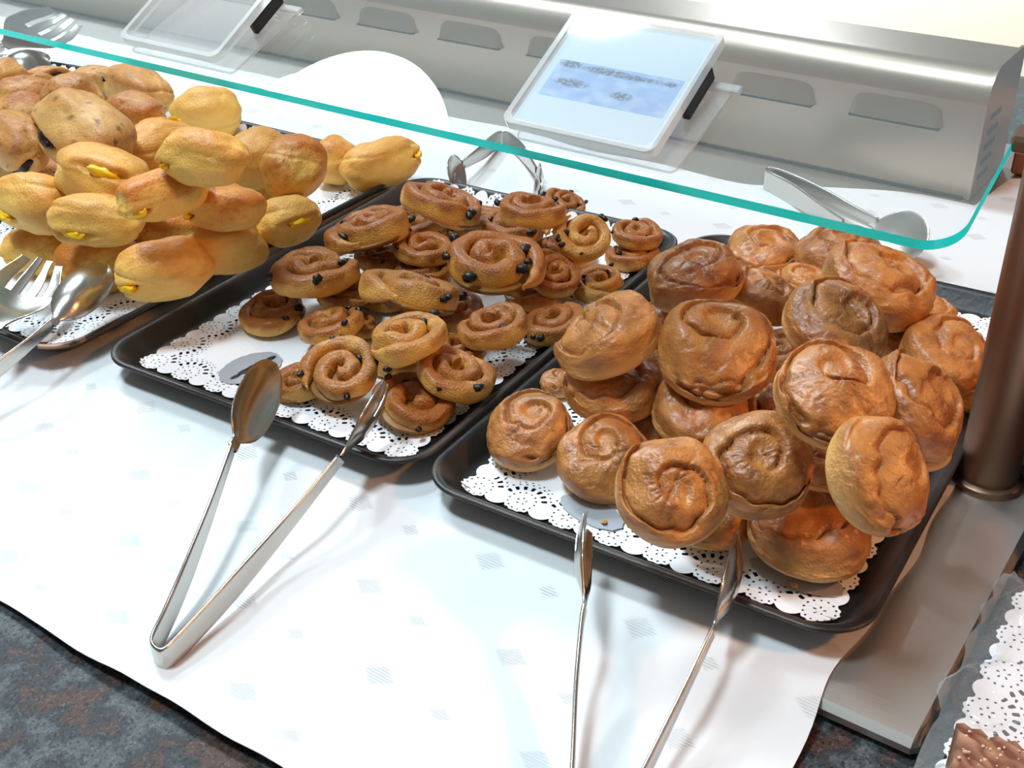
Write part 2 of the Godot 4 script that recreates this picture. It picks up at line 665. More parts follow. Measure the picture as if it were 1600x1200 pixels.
func glass_and_signs() -> void:
	var t := thing("glass_shelf", "tilted clear glass sneeze guard with a bright teal front edge above the trays", "glass shelf", Vector3(0, 0.18, -0.552))
	t.rotation_degrees = Vector3(21, 0, 0)
	var poly := rounded(-1.9, -0.45, -0.1295, 0.0, [0.005, 0.005, 0.02, 0.005], 10)
	var mb := MB.new()
	prism(mb, poly, -0.0065, 0.0, false, true)
	put("pane", mb.mesh(), M.glass_pane, t)
	mb = MB.new()
	prism(mb, poly, -0.0065, 0.0, true, false)
	tag(put("polished_edge", mb.mesh(), M.glass_edge, t), "bright teal polished glass edge")
	sign_holder(-0.350, true, "clear acrylic sign holder with a pale blue printed card, on the glass")
	sign_holder(-0.6965, false, "clear empty looking acrylic sign holder on the glass at the top left")


func sign_holder(x: float, printed: bool, label: String) -> void:
	var t := thing("sign_holder", label, "sign holder", Vector3(x, 0.1803, -0.5521) , "acrylic sign holders on the glass")
	t.rotation_degrees = Vector3(21, 0, 0)
	var mb := MB.new()
	var base := rounded(-0.043, -0.085, 0.064, -0.006, [0.002, 0.002, 0.004, 0.004], 4)
	prism(mb, base, 0.0, 0.002, false, true)
	put("base_sheet", mb.mesh(), M.acrylic, t)
	mb = MB.new()
	prism(mb, base, 0.0, 0.002, true, false)
	put("base_rim", mb.mesh(), M.acrylic_edge, t)
	var p := Node3D.new()
	p.name = "panel"
	p.position = Vector3(0, 0.0085, -0.007)
	p.rotation_degrees = Vector3(8.5, 0, 0)
	t.add_child(p)
	var out := rounded(-0.0515, -0.097, 0.0515, 0.0, [0.007, 0.007, 0.007, 0.007], 6)
	mb = MB.new()
	prism(mb, out, -0.003, 0.003, false, true)
	put("clear_sheet", mb.mesh(), M.acrylic, p)
	mb = MB.new()
	prism(mb, out, -0.003, 0.003, true, false)
	# rim of the sleeve: a raised border
	var n := out.size()
	for y in [0.0032, -0.0032]:
		for k in n:
			var a := out[k]
			var b := out[(k + 1) % n]
			var ctr := Vector2(0, -0.0485)
			var a2 := ctr + (a - ctr) * Vector2(0.93, 0.925)
			var b2 := ctr + (b - ctr) * Vector2(0.93, 0.925)
			mb.flat([Vector3(a.x, y, a.y), Vector3(b.x, y, b.y), Vector3(b2.x, y, b2.y), Vector3(a2.x, y, a2.y)], Vector3.UP if y > 0 else Vector3.DOWN)
	put("sleeve_rim", mb.mesh(), M.acrylic_edge, p)
	if printed:
		var im := Image.create(256, 240, false, Image.FORMAT_RGBA8)
		for yy in 240:
			for xx in 256:
				var c := Color(0.86, 0.93, 0.97)
				if yy > 95 and yy < 178 and xx > 14 and xx < 246:
					var q := fine.get_noise_2d(xx * 0.02, yy * 0.03)
					c = Color(0.62, 0.75, 0.93).lerp(Color(0.75, 0.86, 0.98), clampf(q + 0.4, 0, 1))
					var ink := 0.0
					for e in [[40, 103, 22, 9], [140, 108, 80, 6], [110, 104, 50, 5], [60, 142, 34, 9], [158, 150, 20, 9], [225, 108, 12, 6]]:
						var d: float = pow((xx - e[0]) / float(e[2]), 2) + pow((yy - e[1]) / float(e[3]), 2)
						ink = maxf(ink, clampf(1.3 - d, 0, 1))
					var sp := fine.get_noise_2d(xx * 0.11 + 40.0, yy * 0.14)
					c = c.lerp(Color(0.4, 0.45, 0.53), ink * clampf(0.75 + sp * 1.2, 0, 1))
				im.set_pixel(xx, yy, c)
		var m := mat("printed_card", Color.WHITE, 0.5)
		m.albedo_texture = ImageTexture.create_from_image(im)
		m.backlight_enabled = true
		m.backlight = Color(0.9, 0.9, 0.9)
		mb = MB.new()
		var pp := PackedVector3Array()
		var uv := PackedVector2Array()
		for a in 2:
			for b in 2:
				pp.append(Vector3(-0.047 + 0.094 * a, 0.0, -0.092 + 0.087 * b))
				uv.append(Vector2(a, b))
		mb.grid(pp, 2, 2, false, false, PackedColorArray(), uv, true)
		put("printed_card", mb.mesh(), m, p)
	put("magnet_clip", box_mesh(Vector3(0.049, -0.0085, -0.058), Vector3(0.005, 0.010, 0.034), 0.0008), M.black_plastic, p)
	mb = MB.new()
	cbox(mb, Vector3(0.0545, 0.004, -0.079), Vector3(0.03, 0.004, 0.006), 0.0008)
	put("foot_bar", mb.mesh(), M.acrylic_edge, t)


# ------------------------------------------------------------------ trays and doilies
func rrect(hx: float, hz: float, r: float, n := 10) -> PackedVector2Array:
	var out := PackedVector2Array()
	for k in 4:
		var c := Vector2((hx - r) * (1.0 if k == 0 or k == 3 else -1.0), (hz - r) * (1.0 if k < 2 else -1.0))
		for j in n + 1:
			var a := PI / 2 * k + PI / 2 * j / n
			out.append(c + Vector2(cos(a), sin(a)) * r)
	return out


func tray_mesh(w: float, d: float, chipped := false) -> ArrayMesh:
	var mb := MB.new()
	var prof := [[0.030, 0.0008], [0.020, 0.0016], [0.008, 0.0105], [0.002, 0.0152], [0.0, 0.0164], [0.0, 0.0176], [0.0012, 0.0186], [0.0036, 0.0184], [0.006, 0.0166], [0.013, 0.0080], [0.0175, 0.0056], [0.023, 0.0050], [0.04, 0.0048]]
	var p := PackedVector3Array()
	var cols := PackedColorArray()
	var n := 124
	for q in prof:
		var ins: float = q[0]
		var loop := rrect(w / 2 - ins, d / 2 - ins, maxf(0.03 - ins * 0.6, 0.008), 30)
		for k in n:
			var x := loop[k].x
			var z := loop[k].y
			p.append(Vector3(x, q[1] + 0.0006 * noise.get_noise_2d(x * 14.0, z * 14.0) * float(q[1] > 0.01), z))
			var wear := 0.0
			if q[1] > 0.016: wear = clampf(noise.get_noise_2d(x * 40.0, z * 40.0) * 0.9 + 0.25, 0, 1)
			var col := lin(0.1, 0.1, 0.105).lerp(lin(0.36, 0.3, 0.26), wear * 0.5)
			if chipped and ins < 0.005 and x > w / 2 - 0.075 and z > d / 2 - 0.03 and noise.get_noise_2d(x * 55.0 + 3.0, z * 55.0) > -0.1:
				col = lin(0.56, 0.43, 0.34)   # bare fibre where the coating has chipped off
			cols.append(col)
	mb.grid(p, prof.size(), n, false, true, cols)
	for e in [0, prof.size() - 1]:
		var poly := []
		for k in n: poly.append(p[e * n + k])
		mb.flat(poly, Vector3.DOWN if e == 0 else Vector3.UP, lin(0.1, 0.1, 0.105))
	return mb.mesh()


# signed field of the lace: positive where there is paper
func lace(x: float, z: float, hx: float, hz: float, cx: PackedFloat32Array, cz: PackedFloat32Array) -> float:
	var ax := hx - absf(x)
	var az := hz - absf(z)
	var v := minf(ax, az)
	if v > 0.038: return 0.002
	var v0 := 0.0108
	var c: Vector2
	var mid: Vector2
	# nearest rosette centre on the frame inset by v0, and the plain scallop beside it
	if ax < az:
		var k := clampi(roundi((z + hz - v0) / cz[1]), 0, int(cz[0]))
		c = Vector2((hx - v0) * signf(x), -hz + v0 + k * cz[1])
		var k2 := clampi(floori((z + hz - v0) / cz[1]), 0, int(cz[0]) - 1)
		mid = Vector2((hx - v0 + 0.0025) * signf(x), -hz + v0 + (k2 + 0.5) * cz[1])
	else:
		var k := clampi(roundi((x + hx - v0) / cx[1]), 0, int(cx[0]))
		c = Vector2(-hx + v0 + k * cx[1], (hz - v0) * signf(z))
		var k2 := clampi(floori((x + hx - v0) / cx[1]), 0, int(cx[0]) - 1)
		mid = Vector2(-hx + v0 + (k2 + 0.5) * cx[1], (hz - v0 + 0.0025) * signf(z))
	var rel := Vector2(x, z) - c
	var rho := rel.length()
	var al := rel.angle()
	var rim := 0.0104 + 0.0005 * cos(al * 14.0)
	var plain := (Vector2(x, z) - mid).length()
	var f := maxf(rim - rho, 0.0078 - plain)
	f = maxf(f, v - v0 + 0.0006)
	# holes
	var h := 1.0
	h = minf(h, slots(rho, al, 0.0083, 0.00065, 14, 0.2))
	h = minf(h, slots(rho, al + 0.4, 0.0026, 0.0011, 5, 0.15))
	if v > v0 - 0.004 and plain > 0.0066:
		h = minf(h, slots(rho, al + 0.1, 0.0130, 0.0018, 17, 0.23))
	if v > v0 + 0.006:
		h = minf(h, slots(rho, al, 0.0169, 0.0006, 26, 0.2))
	if v > v0 + 0.014:
		h = minf(h, slots(rho, al + 0.1, 0.0192, 0.0005, 30, 0.2))
	return minf(f, h)


func slots(rho: float, al: float, r: float, hw: float, n: int, duty: float) -> float:
	var s := al / TAU * n
	s = absf(s - roundf(s)) / n * TAU * r - duty / n * TAU * r
	var q := absf(rho - r) - hw
	return maxf(s, q)


func doily_height(ins: float) -> float:   # ins: distance inside the tray's outer lip
	if ins > 0.0175: return 0.0062 + 0.0006 * clampf((0.03 - ins) / 0.0125, 0, 1)
	return lerpf(0.0068, 0.0205, clampf((0.0175 - ins) / 0.0125, 0, 1))


func doily(w: float, d: float, tw: float, td: float, shift: Vector2, label: String, at: Vector3, turn: float) -> Node3D:
	var hx := w / 2
	var hz := d / 2
	var v0 := 0.0108
	var kx := roundi((w - 2 * v0) / 0.0295)
	var kz := roundi((d - 2 * v0) / 0.0295)
	var cx := PackedFloat32Array([kx, (w - 2 * v0) / kx])
	var cz := PackedFloat32Array([kz, (d - 2 * v0) / kz])
	var cs := 0.00085
	var nx := int(ceil(w / cs)) + 2
	var nz := int(ceil(d / cs)) + 2
	var vals := PackedFloat32Array()
	vals.resize((nx + 1) * (nz + 1))
	for a in nx + 1:
		var x := -hx - cs + a * cs
		for b in nz + 1:
			vals[a * (nz + 1) + b] = lace(x, -hz - cs + b * cs, hx, hz, cx, cz)
	var st := PackedVector3Array()
	var place := func(x: float, z: float) -> Vector3:
		var px := x + shift.x
		var pz := z + shift.y
		var ins := minf(tw / 2 - absf(px), td / 2 - absf(pz))
		var corner := Vector2(absf(px) - tw / 2 + 0.034, absf(pz) - td / 2 + 0.034)
		if corner.x > 0 and corner.y > 0: ins = minf(ins, 0.034 - corner.length())
		return Vector3(x, doily_height(ins) + 0.0004 * noise.get_noise_2d(x * 30.0, z * 30.0), z)
	var idx := PackedInt32Array()
	for b in nz:
		var z0 := -hz - cs + b * cs
		var a := 0
		while a < nx:
			var k := a * (nz + 1) + b
			var q := [vals[k], vals[k + nz + 1], vals[k + nz + 2], vals[k + 1]]
			var inside := int(q[0] > 0) + int(q[1] > 0) + int(q[2] > 0) + int(q[3] > 0)
			if inside == 0:
				a += 1
				continue
			var x0 := -hx - cs + a * cs
			var poly := []
			var step := 1
			if inside == 4:
				while step < 10 and a + step < nx:
					var k2 := (a + step) * (nz + 1) + b
					if vals[k2 + nz + 1] > 0 and vals[k2 + nz + 2] > 0: step += 1
					else: break
				poly = [Vector2(x0, z0), Vector2(x0 + cs * step, z0), Vector2(x0 + cs * step, z0 + cs), Vector2(x0, z0 + cs)]
			else:
				var cr := [Vector2(x0, z0), Vector2(x0 + cs, z0), Vector2(x0 + cs, z0 + cs), Vector2(x0, z0 + cs)]
				for j in 4:
					var j2 := (j + 1) % 4
					if q[j] > 0: poly.append(cr[j])
					if (q[j] > 0) != (q[j2] > 0):
						poly.append(cr[j].lerp(cr[j2], q[j] / (q[j] - q[j2])))
			var o := st.size()
			for e in poly: st.append(place.call(e.x, e.y))
			for j in range(1, poly.size() - 1):
				idx.append_array(PackedInt32Array([o, o + j, o + j + 1]))
			a += step
	var nn := PackedVector3Array()
	nn.resize(st.size())
	nn.fill(Vector3.UP)
	for k in st.size():
		var e := 0.002
		var p := st[k]
		var gx: float = place.call(p.x + e, p.z).y - place.call(p.x - e, p.z).y
		var gz: float = place.call(p.x, p.z + e).y - place.call(p.x, p.z - e).y
		nn[k] = Vector3(-gx / (2 * e), 1, -gz / (2 * e)).normalized()
	var arr := []
	arr.resize(Mesh.ARRAY_MAX)
	arr[Mesh.ARRAY_VERTEX] = st
	arr[Mesh.ARRAY_NORMAL] = nn
	arr[Mesh.ARRAY_INDEX] = idx
	var m := ArrayMesh.new()
	m.add_surface_from_arrays(Mesh.PRIMITIVE_TRIANGLES, arr)
	var t := thing("paper_doily", label, "doily", at, "white lace doilies on the trays")
	t.rotation.y = turn
	put("lace_sheet", m, M.doily_paper, t)
	return t


func blob(t: Node3D, called: String, c: Vector2, r: Vector2, turn: float, y: float, m: Material, ragged := 0.06) -> void:
	var mb := MB.new()
	var poly := []
	for k in 64:
		var a := TAU * k / 64
		var q := Vector2(cos(a) * r.x, sin(a) * r.y) * (1.0 + ragged * fine.get_noise_2d(cos(a) * 3.0 + c.x * 50.0, sin(a) * 3.0))
		q = q.rotated(turn)
		poly.append(Vector3(c.x + q.x, y, c.y + q.y))
	mb.flat(poly, Vector3.UP)
	put(called, mb.mesh(), m, t)


func trays() -> void:
	# centre x z, turn, width, depth, label, doily label
	for q in [
		[-0.2531, -0.6344, 0.0466, 0.267, 0.4092, "black tray on the right heaped with glazed coil buns", "white lace doily on the right tray under the glazed coil buns"],
		[-0.5275, -0.6151, 0.05, 0.2731, 0.3873, "black tray in the middle heaped with raisin swirls", "white lace doily on the middle tray under the raisin swirls, grease stained"],
		[-0.8172, -0.6078, 0.0198, 0.273, 0.4245, "black tray with a chipped corner under the custard buns on the left", "white lace doily under the custard buns on the left"],
		[-1.209, -0.644, 0.13, 0.27, 0.42, "black tray at the far left under the chocolate buns", "white lace doily at the far left under the chocolate buns"],
	]:
		var t := thing("serving_tray", q[5], "tray", Vector3(q[0], 0.0022, q[1]), "black trays on the paper cloth")
		t.rotation.y = q[2]
		put("pan", tray_mesh(q[3], q[4], q[5].contains("chipped")), M.tray_black, t)
		var back := 0.0 if q[5].contains("right") else 0.006
		var dd := doily(q[3] - 0.036, q[4] - 0.034 + back * 1.6, q[3], q[4], Vector2(0, -back), q[6], Vector3(q[0], 0.0022, q[1]) + Basis(Vector3.UP, q[2]) * Vector3(0, 0, -back), q[2])
		if q[5].contains("middle"):
			blob(dd, "grease_stain", Vector2(-0.0425, 0.1440), Vector2(0.024, 0.0175), -1.442, 0.0071, M.grease)
			for e in [[-0.0427, 0.1588, 0.0037, 0.0018], [-0.0421, 0.1505, 0.0052, 0.0026], [-0.0409, 0.1428, 0.0060, 0.0030], [-0.0397, 0.1350, 0.0050, 0.0025], [-0.0387, 0.1282, 0.0042, 0.0021]]:
				blob(dd, "grease_smear", Vector2(e[0], e[1]), Vector2(e[2], e[3]), -1.442, 0.0074, M.grease_print, 0.5)
		elif q[5].contains("right"):
			blob(dd, "grease_stain", Vector2(-0.035, 0.165), Vector2(0.022, 0.011), 0.2, 0.0071, M.grease)
			blob(dd, "grease_stain", Vector2(0.085, 0.158), Vector2(0.026, 0.011), 0.0, 0.0071, M.grease)


# ------------------------------------------------------------------ tongs
func ribbon(mb: MB, path: PackedVector3Array, w0: float, w1: float, th: float) -> void:   # stands on edge; widest in the middle of the path, where the bend is
	var p := PackedVector3Array()
	var n := path.size()
	var arc := PackedFloat32Array([0.0])
	for k in range(1, n): arc.append(arc[k - 1] + path[k].distance_to(path[k - 1]))
	for k in n:
		var d := (path[mini(k + 1, n - 1)] - path[maxi(k - 1, 0)]).normalized()
		var s := d.cross(Vector3.UP).normalized()
		var up := s.cross(d)
		var e := absf(2.0 * arc[k] / arc[n - 1] - 1.0)
		var w := lerpf(w0, w1, smoothstep(0.3, 1.0, e)) * 0.5
		var hh := th * 0.5
		for q in [[1, 0.8], [0.6, 1], [-0.6, 1], [-1, 0.8], [-1, -0.8], [-0.6, -1], [0.6, -1], [1, -0.8]]:
			p.append(path[k] + s * hh * q[0] + up * w * q[1])
	mb.grid(p, n, 8, false, true, PackedColorArray(), PackedVector2Array(), true)
	for e in [0, n - 1]:
		var poly := []
		for j in 8: poly.append(p[e * 8 + j])
		var d := path[1] - path[0] if e == 0 else path[e] - path[e - 1]
		mb.flat(poly, d.normalized() * (-1.0 if e == 0 else 1.0))


func tong_head(fork: bool, base: Vector3, tip: Vector3, hollow: Vector3, width: float, dish: float, neck := 0.22, tines := 4) -> ArrayMesh:
	var mb := MB.new()
	var l := tip - base
	var nn := (hollow - l.normalized() * hollow.dot(l.normalized())).normalized()
	var wv := nn.cross(l.normalized())
	var th := 0.0011
	var patches := [[0.0, 1.0, 0.0, 1.0]]
	if fork:
		patches = [[0.0, 0.52, 0.0, 1.0]]
		for k in tines:
			var a := float(k) / tines + (0.0 if k == 0 else 0.045)
			var b := float(k + 1) / tines - (0.0 if k == tines - 1 else 0.045)
			patches.append([0.5, 1.0 - 0.05 * absf(k - (tines - 1) * 0.5), a, b])
	for q in patches:
		var nu := 22
		var nv := 11
		var p := PackedVector3Array()
		for a in nu:
			var u := lerpf(q[0], q[1], float(a) / (nu - 1))
			var ww: float
			if fork:
				ww = lerpf(neck, 1.0, smoothstep(0.0, 0.45, u)) * (1.0 - 0.35 * smoothstep(0.6, 1.0, u))
			else:
				ww = maxf(lerpf(neck, 0.0, smoothstep(0.0, 0.5, u)), pow(maxf(0.0, 1.0 - pow(absf(u - 0.55) / 0.45, 2.3)), 0.55))
			var dd := dish * sin(PI * clampf(u, 0.0, 1.0)) if not fork else dish * sin(PI * 0.8 * u + 0.1)
			for side in [1.0, -1.0]:
				for b in nv:
					var f := float(b) / (nv - 1)
					if side < 0: f = 1.0 - f
					var vv := lerpf(q[2], q[3], f)
					var e := vv * 2.0 - 1.0
					var pos := base + l * u + wv * (e * ww * width * 0.5) - nn * dd * (1.0 - e * e) * minf(1.0, ww * 1.2)
					p.append(pos + nn * th * 0.5 * side)
		mb.grid(p, nu, nv * 2, false, true)
	return mb.mesh()


func tongs(label: String, path: Array, w0: float, heads: Array, lift := 0.0) -> void:
	var c: Vector3 = path[path.size() / 2]
	var t := thing("serving_tongs", label, "tongs", c, "steel serving tongs lying by the trays")
	var loc := []
	for q in path: loc.append(q - c + Vector3(0, lift, 0))
	var mb := MB.new()
	ribbon(mb, smooth_path(loc, 8), w0, w0 * 0.55, 0.0022)
	put("spring_handle", mb.mesh(), M.tong_steel, t)
	for h in heads:
		put("fork_head" if h[0] else "spoon_head", tong_head(h[0], h[1] - c + Vector3(0, lift, 0), h[2] - c + Vector3(0, lift, 0), h[3], h[4], h[5]), M.tong_steel, t)


func all_tongs() -> void:
	tongs("steel tongs in front of the middle tray with a dark spoon head on the left", [Vector3(-0.4727, 0.03, -0.3761), Vector3(-0.4476, 0.021, -0.3339), Vector3(-0.4276, 0.011, -0.296), Vector3(-0.4172, 0.003, -0.2719), Vector3(-0.4107, 0, -0.2576), Vector3(-0.4047, -0.0005, -0.2535), Vector3(-0.399, -0.0005, -0.2552), Vector3(-0.3999, 0.001, -0.2691), Vector3(-0.404, 0.006, -0.3064), Vector3(-0.4105, 0.014, -0.3555), Vector3(-0.4124, 0.027, -0.3965), Vector3(-0.4125, 0.03, -0.4036)], 0.0155, [
		[false, Vector3(-0.4727, 0.03, -0.3761), Vector3(-0.5024, 0.044, -0.4454), Vector3(0.95, 0.25, 0.2), 0.034, 0.007],
		[true, Vector3(-0.4125, 0.03, -0.4036), Vector3(-0.4266, 0.046, -0.4618), Vector3(-0.95, 0.45, -0.1), 0.028, 0.007]], 0.0025)
	tongs("steel tongs in front of the right tray, cut off by the bottom of the photo", [Vector3(-0.2289, 0.028, -0.3771), Vector3(-0.2252, 0.024, -0.3685), Vector3(-0.2116, 0.013, -0.3425), Vector3(-0.194, 0.005, -0.3123), Vector3(-0.1724, 0, -0.2749), Vector3(-0.159, -0.001, -0.2522), Vector3(-0.1541, -0.001, -0.2488), Vector3(-0.1527, 0, -0.2557), Vector3(-0.1589, 0.002, -0.2899), Vector3(-0.1634, 0.007, -0.3288), Vector3(-0.1678, 0.016, -0.371), Vector3(-0.1703, 0.025, -0.3988)], 0.0145, [
		[true, Vector3(-0.2289, 0.028, -0.3771), Vector3(-0.2571, 0.04, -0.427), Vector3(0.95, 0.1, -0.25), 0.026, 0.006],
		[false, Vector3(-0.1703, 0.025, -0.3988), Vector3(-0.1858, 0.042, -0.4562), Vector3(-0.95, 0.05, 0.1), 0.026, 0.007]], 0.0025)
	tongs("steel tongs at the left edge with slotted fork head and shiny spoon head", [Vector3(-0.7165, 0.036, -0.3853), Vector3(-0.7084, 0.03, -0.3523), Vector3(-0.6911, 0.02, -0.3057), Vector3(-0.6817, 0.012, -0.2821), Vector3(-0.6732, 0.01, -0.2785), Vector3(-0.6697, 0.01, -0.285), Vector3(-0.6767, 0.016, -0.3181), Vector3(-0.6781, 0.026, -0.3501), Vector3(-0.6785, 0.034, -0.3823), Vector3(-0.6802, 0.04, -0.4058)], 0.015, [
		[true, Vector3(-0.7165, 0.036, -0.3853), Vector3(-0.7574, 0.05, -0.4614), Vector3(0.45, 0.7, 0.3), 0.045, 0.006],
		[false, Vector3(-0.6802, 0.04, -0.4058), Vector3(-0.7019, 0.052, -0.4742), Vector3(-0.6, -0.8, -0.2), 0.031, 0.009]])
	tongs("steel tongs behind the middle tray, straddling its back rim under the glass", [Vector3(-0.6538, 0.02, -0.8403), Vector3(-0.6639, 0.016, -0.8824), Vector3(-0.677, 0.012, -0.925), Vector3(-0.6764, 0.011, -0.9374), Vector3(-0.6634, 0.012, -0.9336), Vector3(-0.6312, 0.014, -0.9094), Vector3(-0.5858, 0.02, -0.8644)], 0.018, [
		[false, Vector3(-0.655, 0.02, -0.845), Vector3(-0.632, 0.022, -0.795), Vector3(0.9, 0.3, 0.2), 0.034, 0.007],
		[true, Vector3(-0.5858, 0.02, -0.8644), Vector3(-0.551, 0.026, -0.815), Vector3(-0.7, 0.2, 0.6), 0.03, 0.005]])
	tongs("steel tongs behind the right tray with a flat round disc head", [Vector3(-0.3036, 0.02, -0.9012), Vector3(-0.3347, 0.016, -0.9272), Vector3(-0.3752, 0.012, -0.9602), Vector3(-0.4008, 0.011, -0.9756), Vector3(-0.409, 0.0105, -0.9811), Vector3(-0.4096, 0.0105, -0.9882), Vector3(-0.3919, 0.012, -0.9838), Vector3(-0.3416, 0.014, -0.9586), Vector3(-0.2811, 0.02, -0.9188)], 0.02, [
		[false, Vector3(-0.3036, 0.02, -0.9012), Vector3(-0.266, 0.018, -0.873), Vector3(0.3, -0.9, 0.3), 0.03, 0.008],
		[false, Vector3(-0.286, 0.021, -0.921), Vector3(-0.232, 0.02, -0.885), Vector3(-0.35, 0.65, 0.6), 0.048, 0.003]])
	tongs("large steel tongs with a broad fork head at the top left behind the chocolate buns", [Vector3(-1.2871, 0.05, -0.7943), Vector3(-1.2897, 0.045, -0.7735), Vector3(-1.3142, 0.03, -0.7439), Vector3(-1.3116, 0.025, -0.6989), Vector3(-1.2993, 0.025, -0.6795), Vector3(-1.269, 0.025, -0.6722), Vector3(-1.2636, 0.03, -0.7188), Vector3(-1.2329, 0.04, -0.7496)], 0.018, [
		[true, Vector3(-1.2871, 0.05, -0.7943), Vector3(-1.3062, 0.06, -0.9057), Vector3(0.4, 0.8, 0.3), 0.075, 0.008],
		[false, Vector3(-1.2329, 0.04, -0.7496), Vector3(-1.2257, 0.045, -0.81), Vector3(-0.3, -0.9, 0.3), 0.045, 0.012]])


# ------------------------------------------------------------------ wrapped cake and basket at the right edge
func wrapped_cake() -> void:
	var c := Vector3(0.068, -0.0105, -0.365)
	var turn := 0.02
	var t := thing("cake_tray", "black tray at the bottom right corner holding the wrapped chocolate cake", "tray", c)
	t.rotation.y = turn
	put("pan", tray_mesh(0.25, 0.36), M.tray_black, t)
	doily(0.23, 0.34, 1.0, 1.0, Vector2.ZERO, "white lace doily under the clear film at the bottom right corner", c + Vector3(-0.012, 0.0136, -0.005), turn)
	var k := thing("chocolate_cake", "sugar dusted chocolate cake block at the bottom right corner under clear film", "cake", Vector3(0.047, 0.0100, -0.328))
	k.rotation.y = turn + 0.12
	var mb := MB.new()
	var n := 60
	var p := PackedVector3Array()
	var cols := PackedColorArray()
	for a in n:
		for b in n:
			var u := -1.0 + 2.0 * a / (n - 1)
			var v := -1.0 + 2.0 * b / (n - 1)
			var x := signf(u) * minf(absf(u) * 1.12, 1.0) * 0.09
			var z := signf(v) * minf(absf(v) * 1.12, 1.0) * 0.075
			var edge := clampf((1.0 - maxf(absf(u), absf(v))) / 0.11, 0, 1)
			var q := fine.get_noise_2d(x * 160.0, z * 160.0)
			var crack := exp(-pow((z - 0.035 - 0.01 * noise.get_noise_1d(x * 30.0)) / 0.0035, 2))
			var y := 0.036 * pow(edge, 0.3) + 0.0035 * q * edge - 0.006 * crack
			p.append(Vector3(x + 0.002 * noise.get_noise_2d(z * 60.0, 3.0), y, z + 0.002 * noise.get_noise_2d(x * 60.0, 9.0)))
			cols.append(lin(0.42, 0.24, 0.16).lerp(lin(0.75, 0.56, 0.44), clampf(q * 1.4 + 0.15, 0, 1)).lerp(lin(0.2, 0.09, 0.06), crack))
	mb.grid(p, n, n, false, false, cols, PackedVector2Array(), true)
	mb.flat([Vector3(-0.09, 0, -0.075), Vector3(0.09, 0, -0.075), Vector3(0.09, 0, 0.075), Vector3(-0.09, 0, 0.075)], Vector3.DOWN, lin(0.3, 0.15, 0.1))
	put("crumb", mb.mesh(), M.cake, k)
	mb = MB.new()
	rng.seed = 5
	for j in 1500:
		var x := rng.randf_range(-0.088, 0.088)
		var z := rng.randf_range(-0.073, 0.073)
		var s := rng.randf_range(0.0005, 0.0014)
		cbox(mb, Vector3(x, 0.0362 + 0.0035 * fine.get_noise_2d(x * 160.0, z * 160.0), z), Vector3(s, s, s), s * 0.2, Basis(Vector3(1, 0.5, 0.2).normalized(), j))
	tag(put("sugar_grains", mb.mesh(), M.sugar, k), "", "", "", "stuff")
	# clear film drawn over the cake tray
	mb = MB.new()
	p = PackedVector3Array()
	n = 70
	for a in n:
		for b in n:
			var u := -1.0 + 2.0 * a / (n - 1)
			var v := -1.0 + 2.0 * b / (n - 1)
			var x := u * 0.138
			var z := v * 0.19
			var edge := clampf((1.0 - maxf(absf(u), absf(v))) / 0.22, 0, 1)
			var mound := 0.052 * smoothstep(0.0, 0.45, v + 0.25)
			var y := 0.0125 + (0.014 + mound) * smoothstep(0, 1, edge)
			var q := 1.0 - absf(fine.get_noise_2d(x * 26.0 + z * 9.0, z * 14.0 + 7.0))
			y += 0.010 * pow(q, 4.0) * smoothstep(0.0, 0.3, edge)
			p.append(Vector3(x + 0.004 * noise.get_noise_2d(z * 40.0, 1.0), y, z + 0.004 * noise.get_noise_2d(x * 40.0, 5.0)))
	mb.grid(p, n, n, false, false, PackedColorArray(), PackedVector2Array(), true)
	var f := put("plastic_film", mb.mesh(), M.film)
	f.position = c
	f.rotation.y = turn
	tag(f, "crumpled clear plastic film drawn over the cake tray at the bottom right", "plastic film")


func basket() -> void:
	var t := thing("wicker_basket", "black woven basket cut off by the right edge beside the post", "basket", Vector3(0.037, -0.0105, -0.69))
	for k in 8:
		var mb := MB.new()
		var r := 0.088 + 0.0028 * k
		var path := PackedVector3Array()
		var rad := PackedFloat32Array()
		for j in 181:
			var a := TAU * j / 180.0
			var rr := r + 0.0022 * sin(a * 30.0 + PI * k)
			path.append(Vector3(cos(a) * rr, 0.005 + 0.0085 * k, sin(a) * rr))
			rad.append(0.0044)
		tube(mb, path, rad, 8)
		put("woven_strand", mb.mesh(), M.wicker, t)
	for k in 30:
		var mb := MB.new()
		var a := TAU * k / 30.0
		tube(mb, PackedVector3Array([Vector3(cos(a) * 0.088, 0.001, sin(a) * 0.088), Vector3(cos(a) * 0.11, 0.072, sin(a) * 0.11)]), PackedFloat32Array([0.003, 0.003]), 6)
		put("stake", mb.mesh(), M.wicker, t)
	var mb := MB.new()
	lathe(mb, [Vector2(0.0005, 0.001), Vector2(0.088, 0.001), Vector2(0.088, 0.006), Vector2(0.0005, 0.006)], 40)
	put("base", mb.mesh(), M.wicker, t)


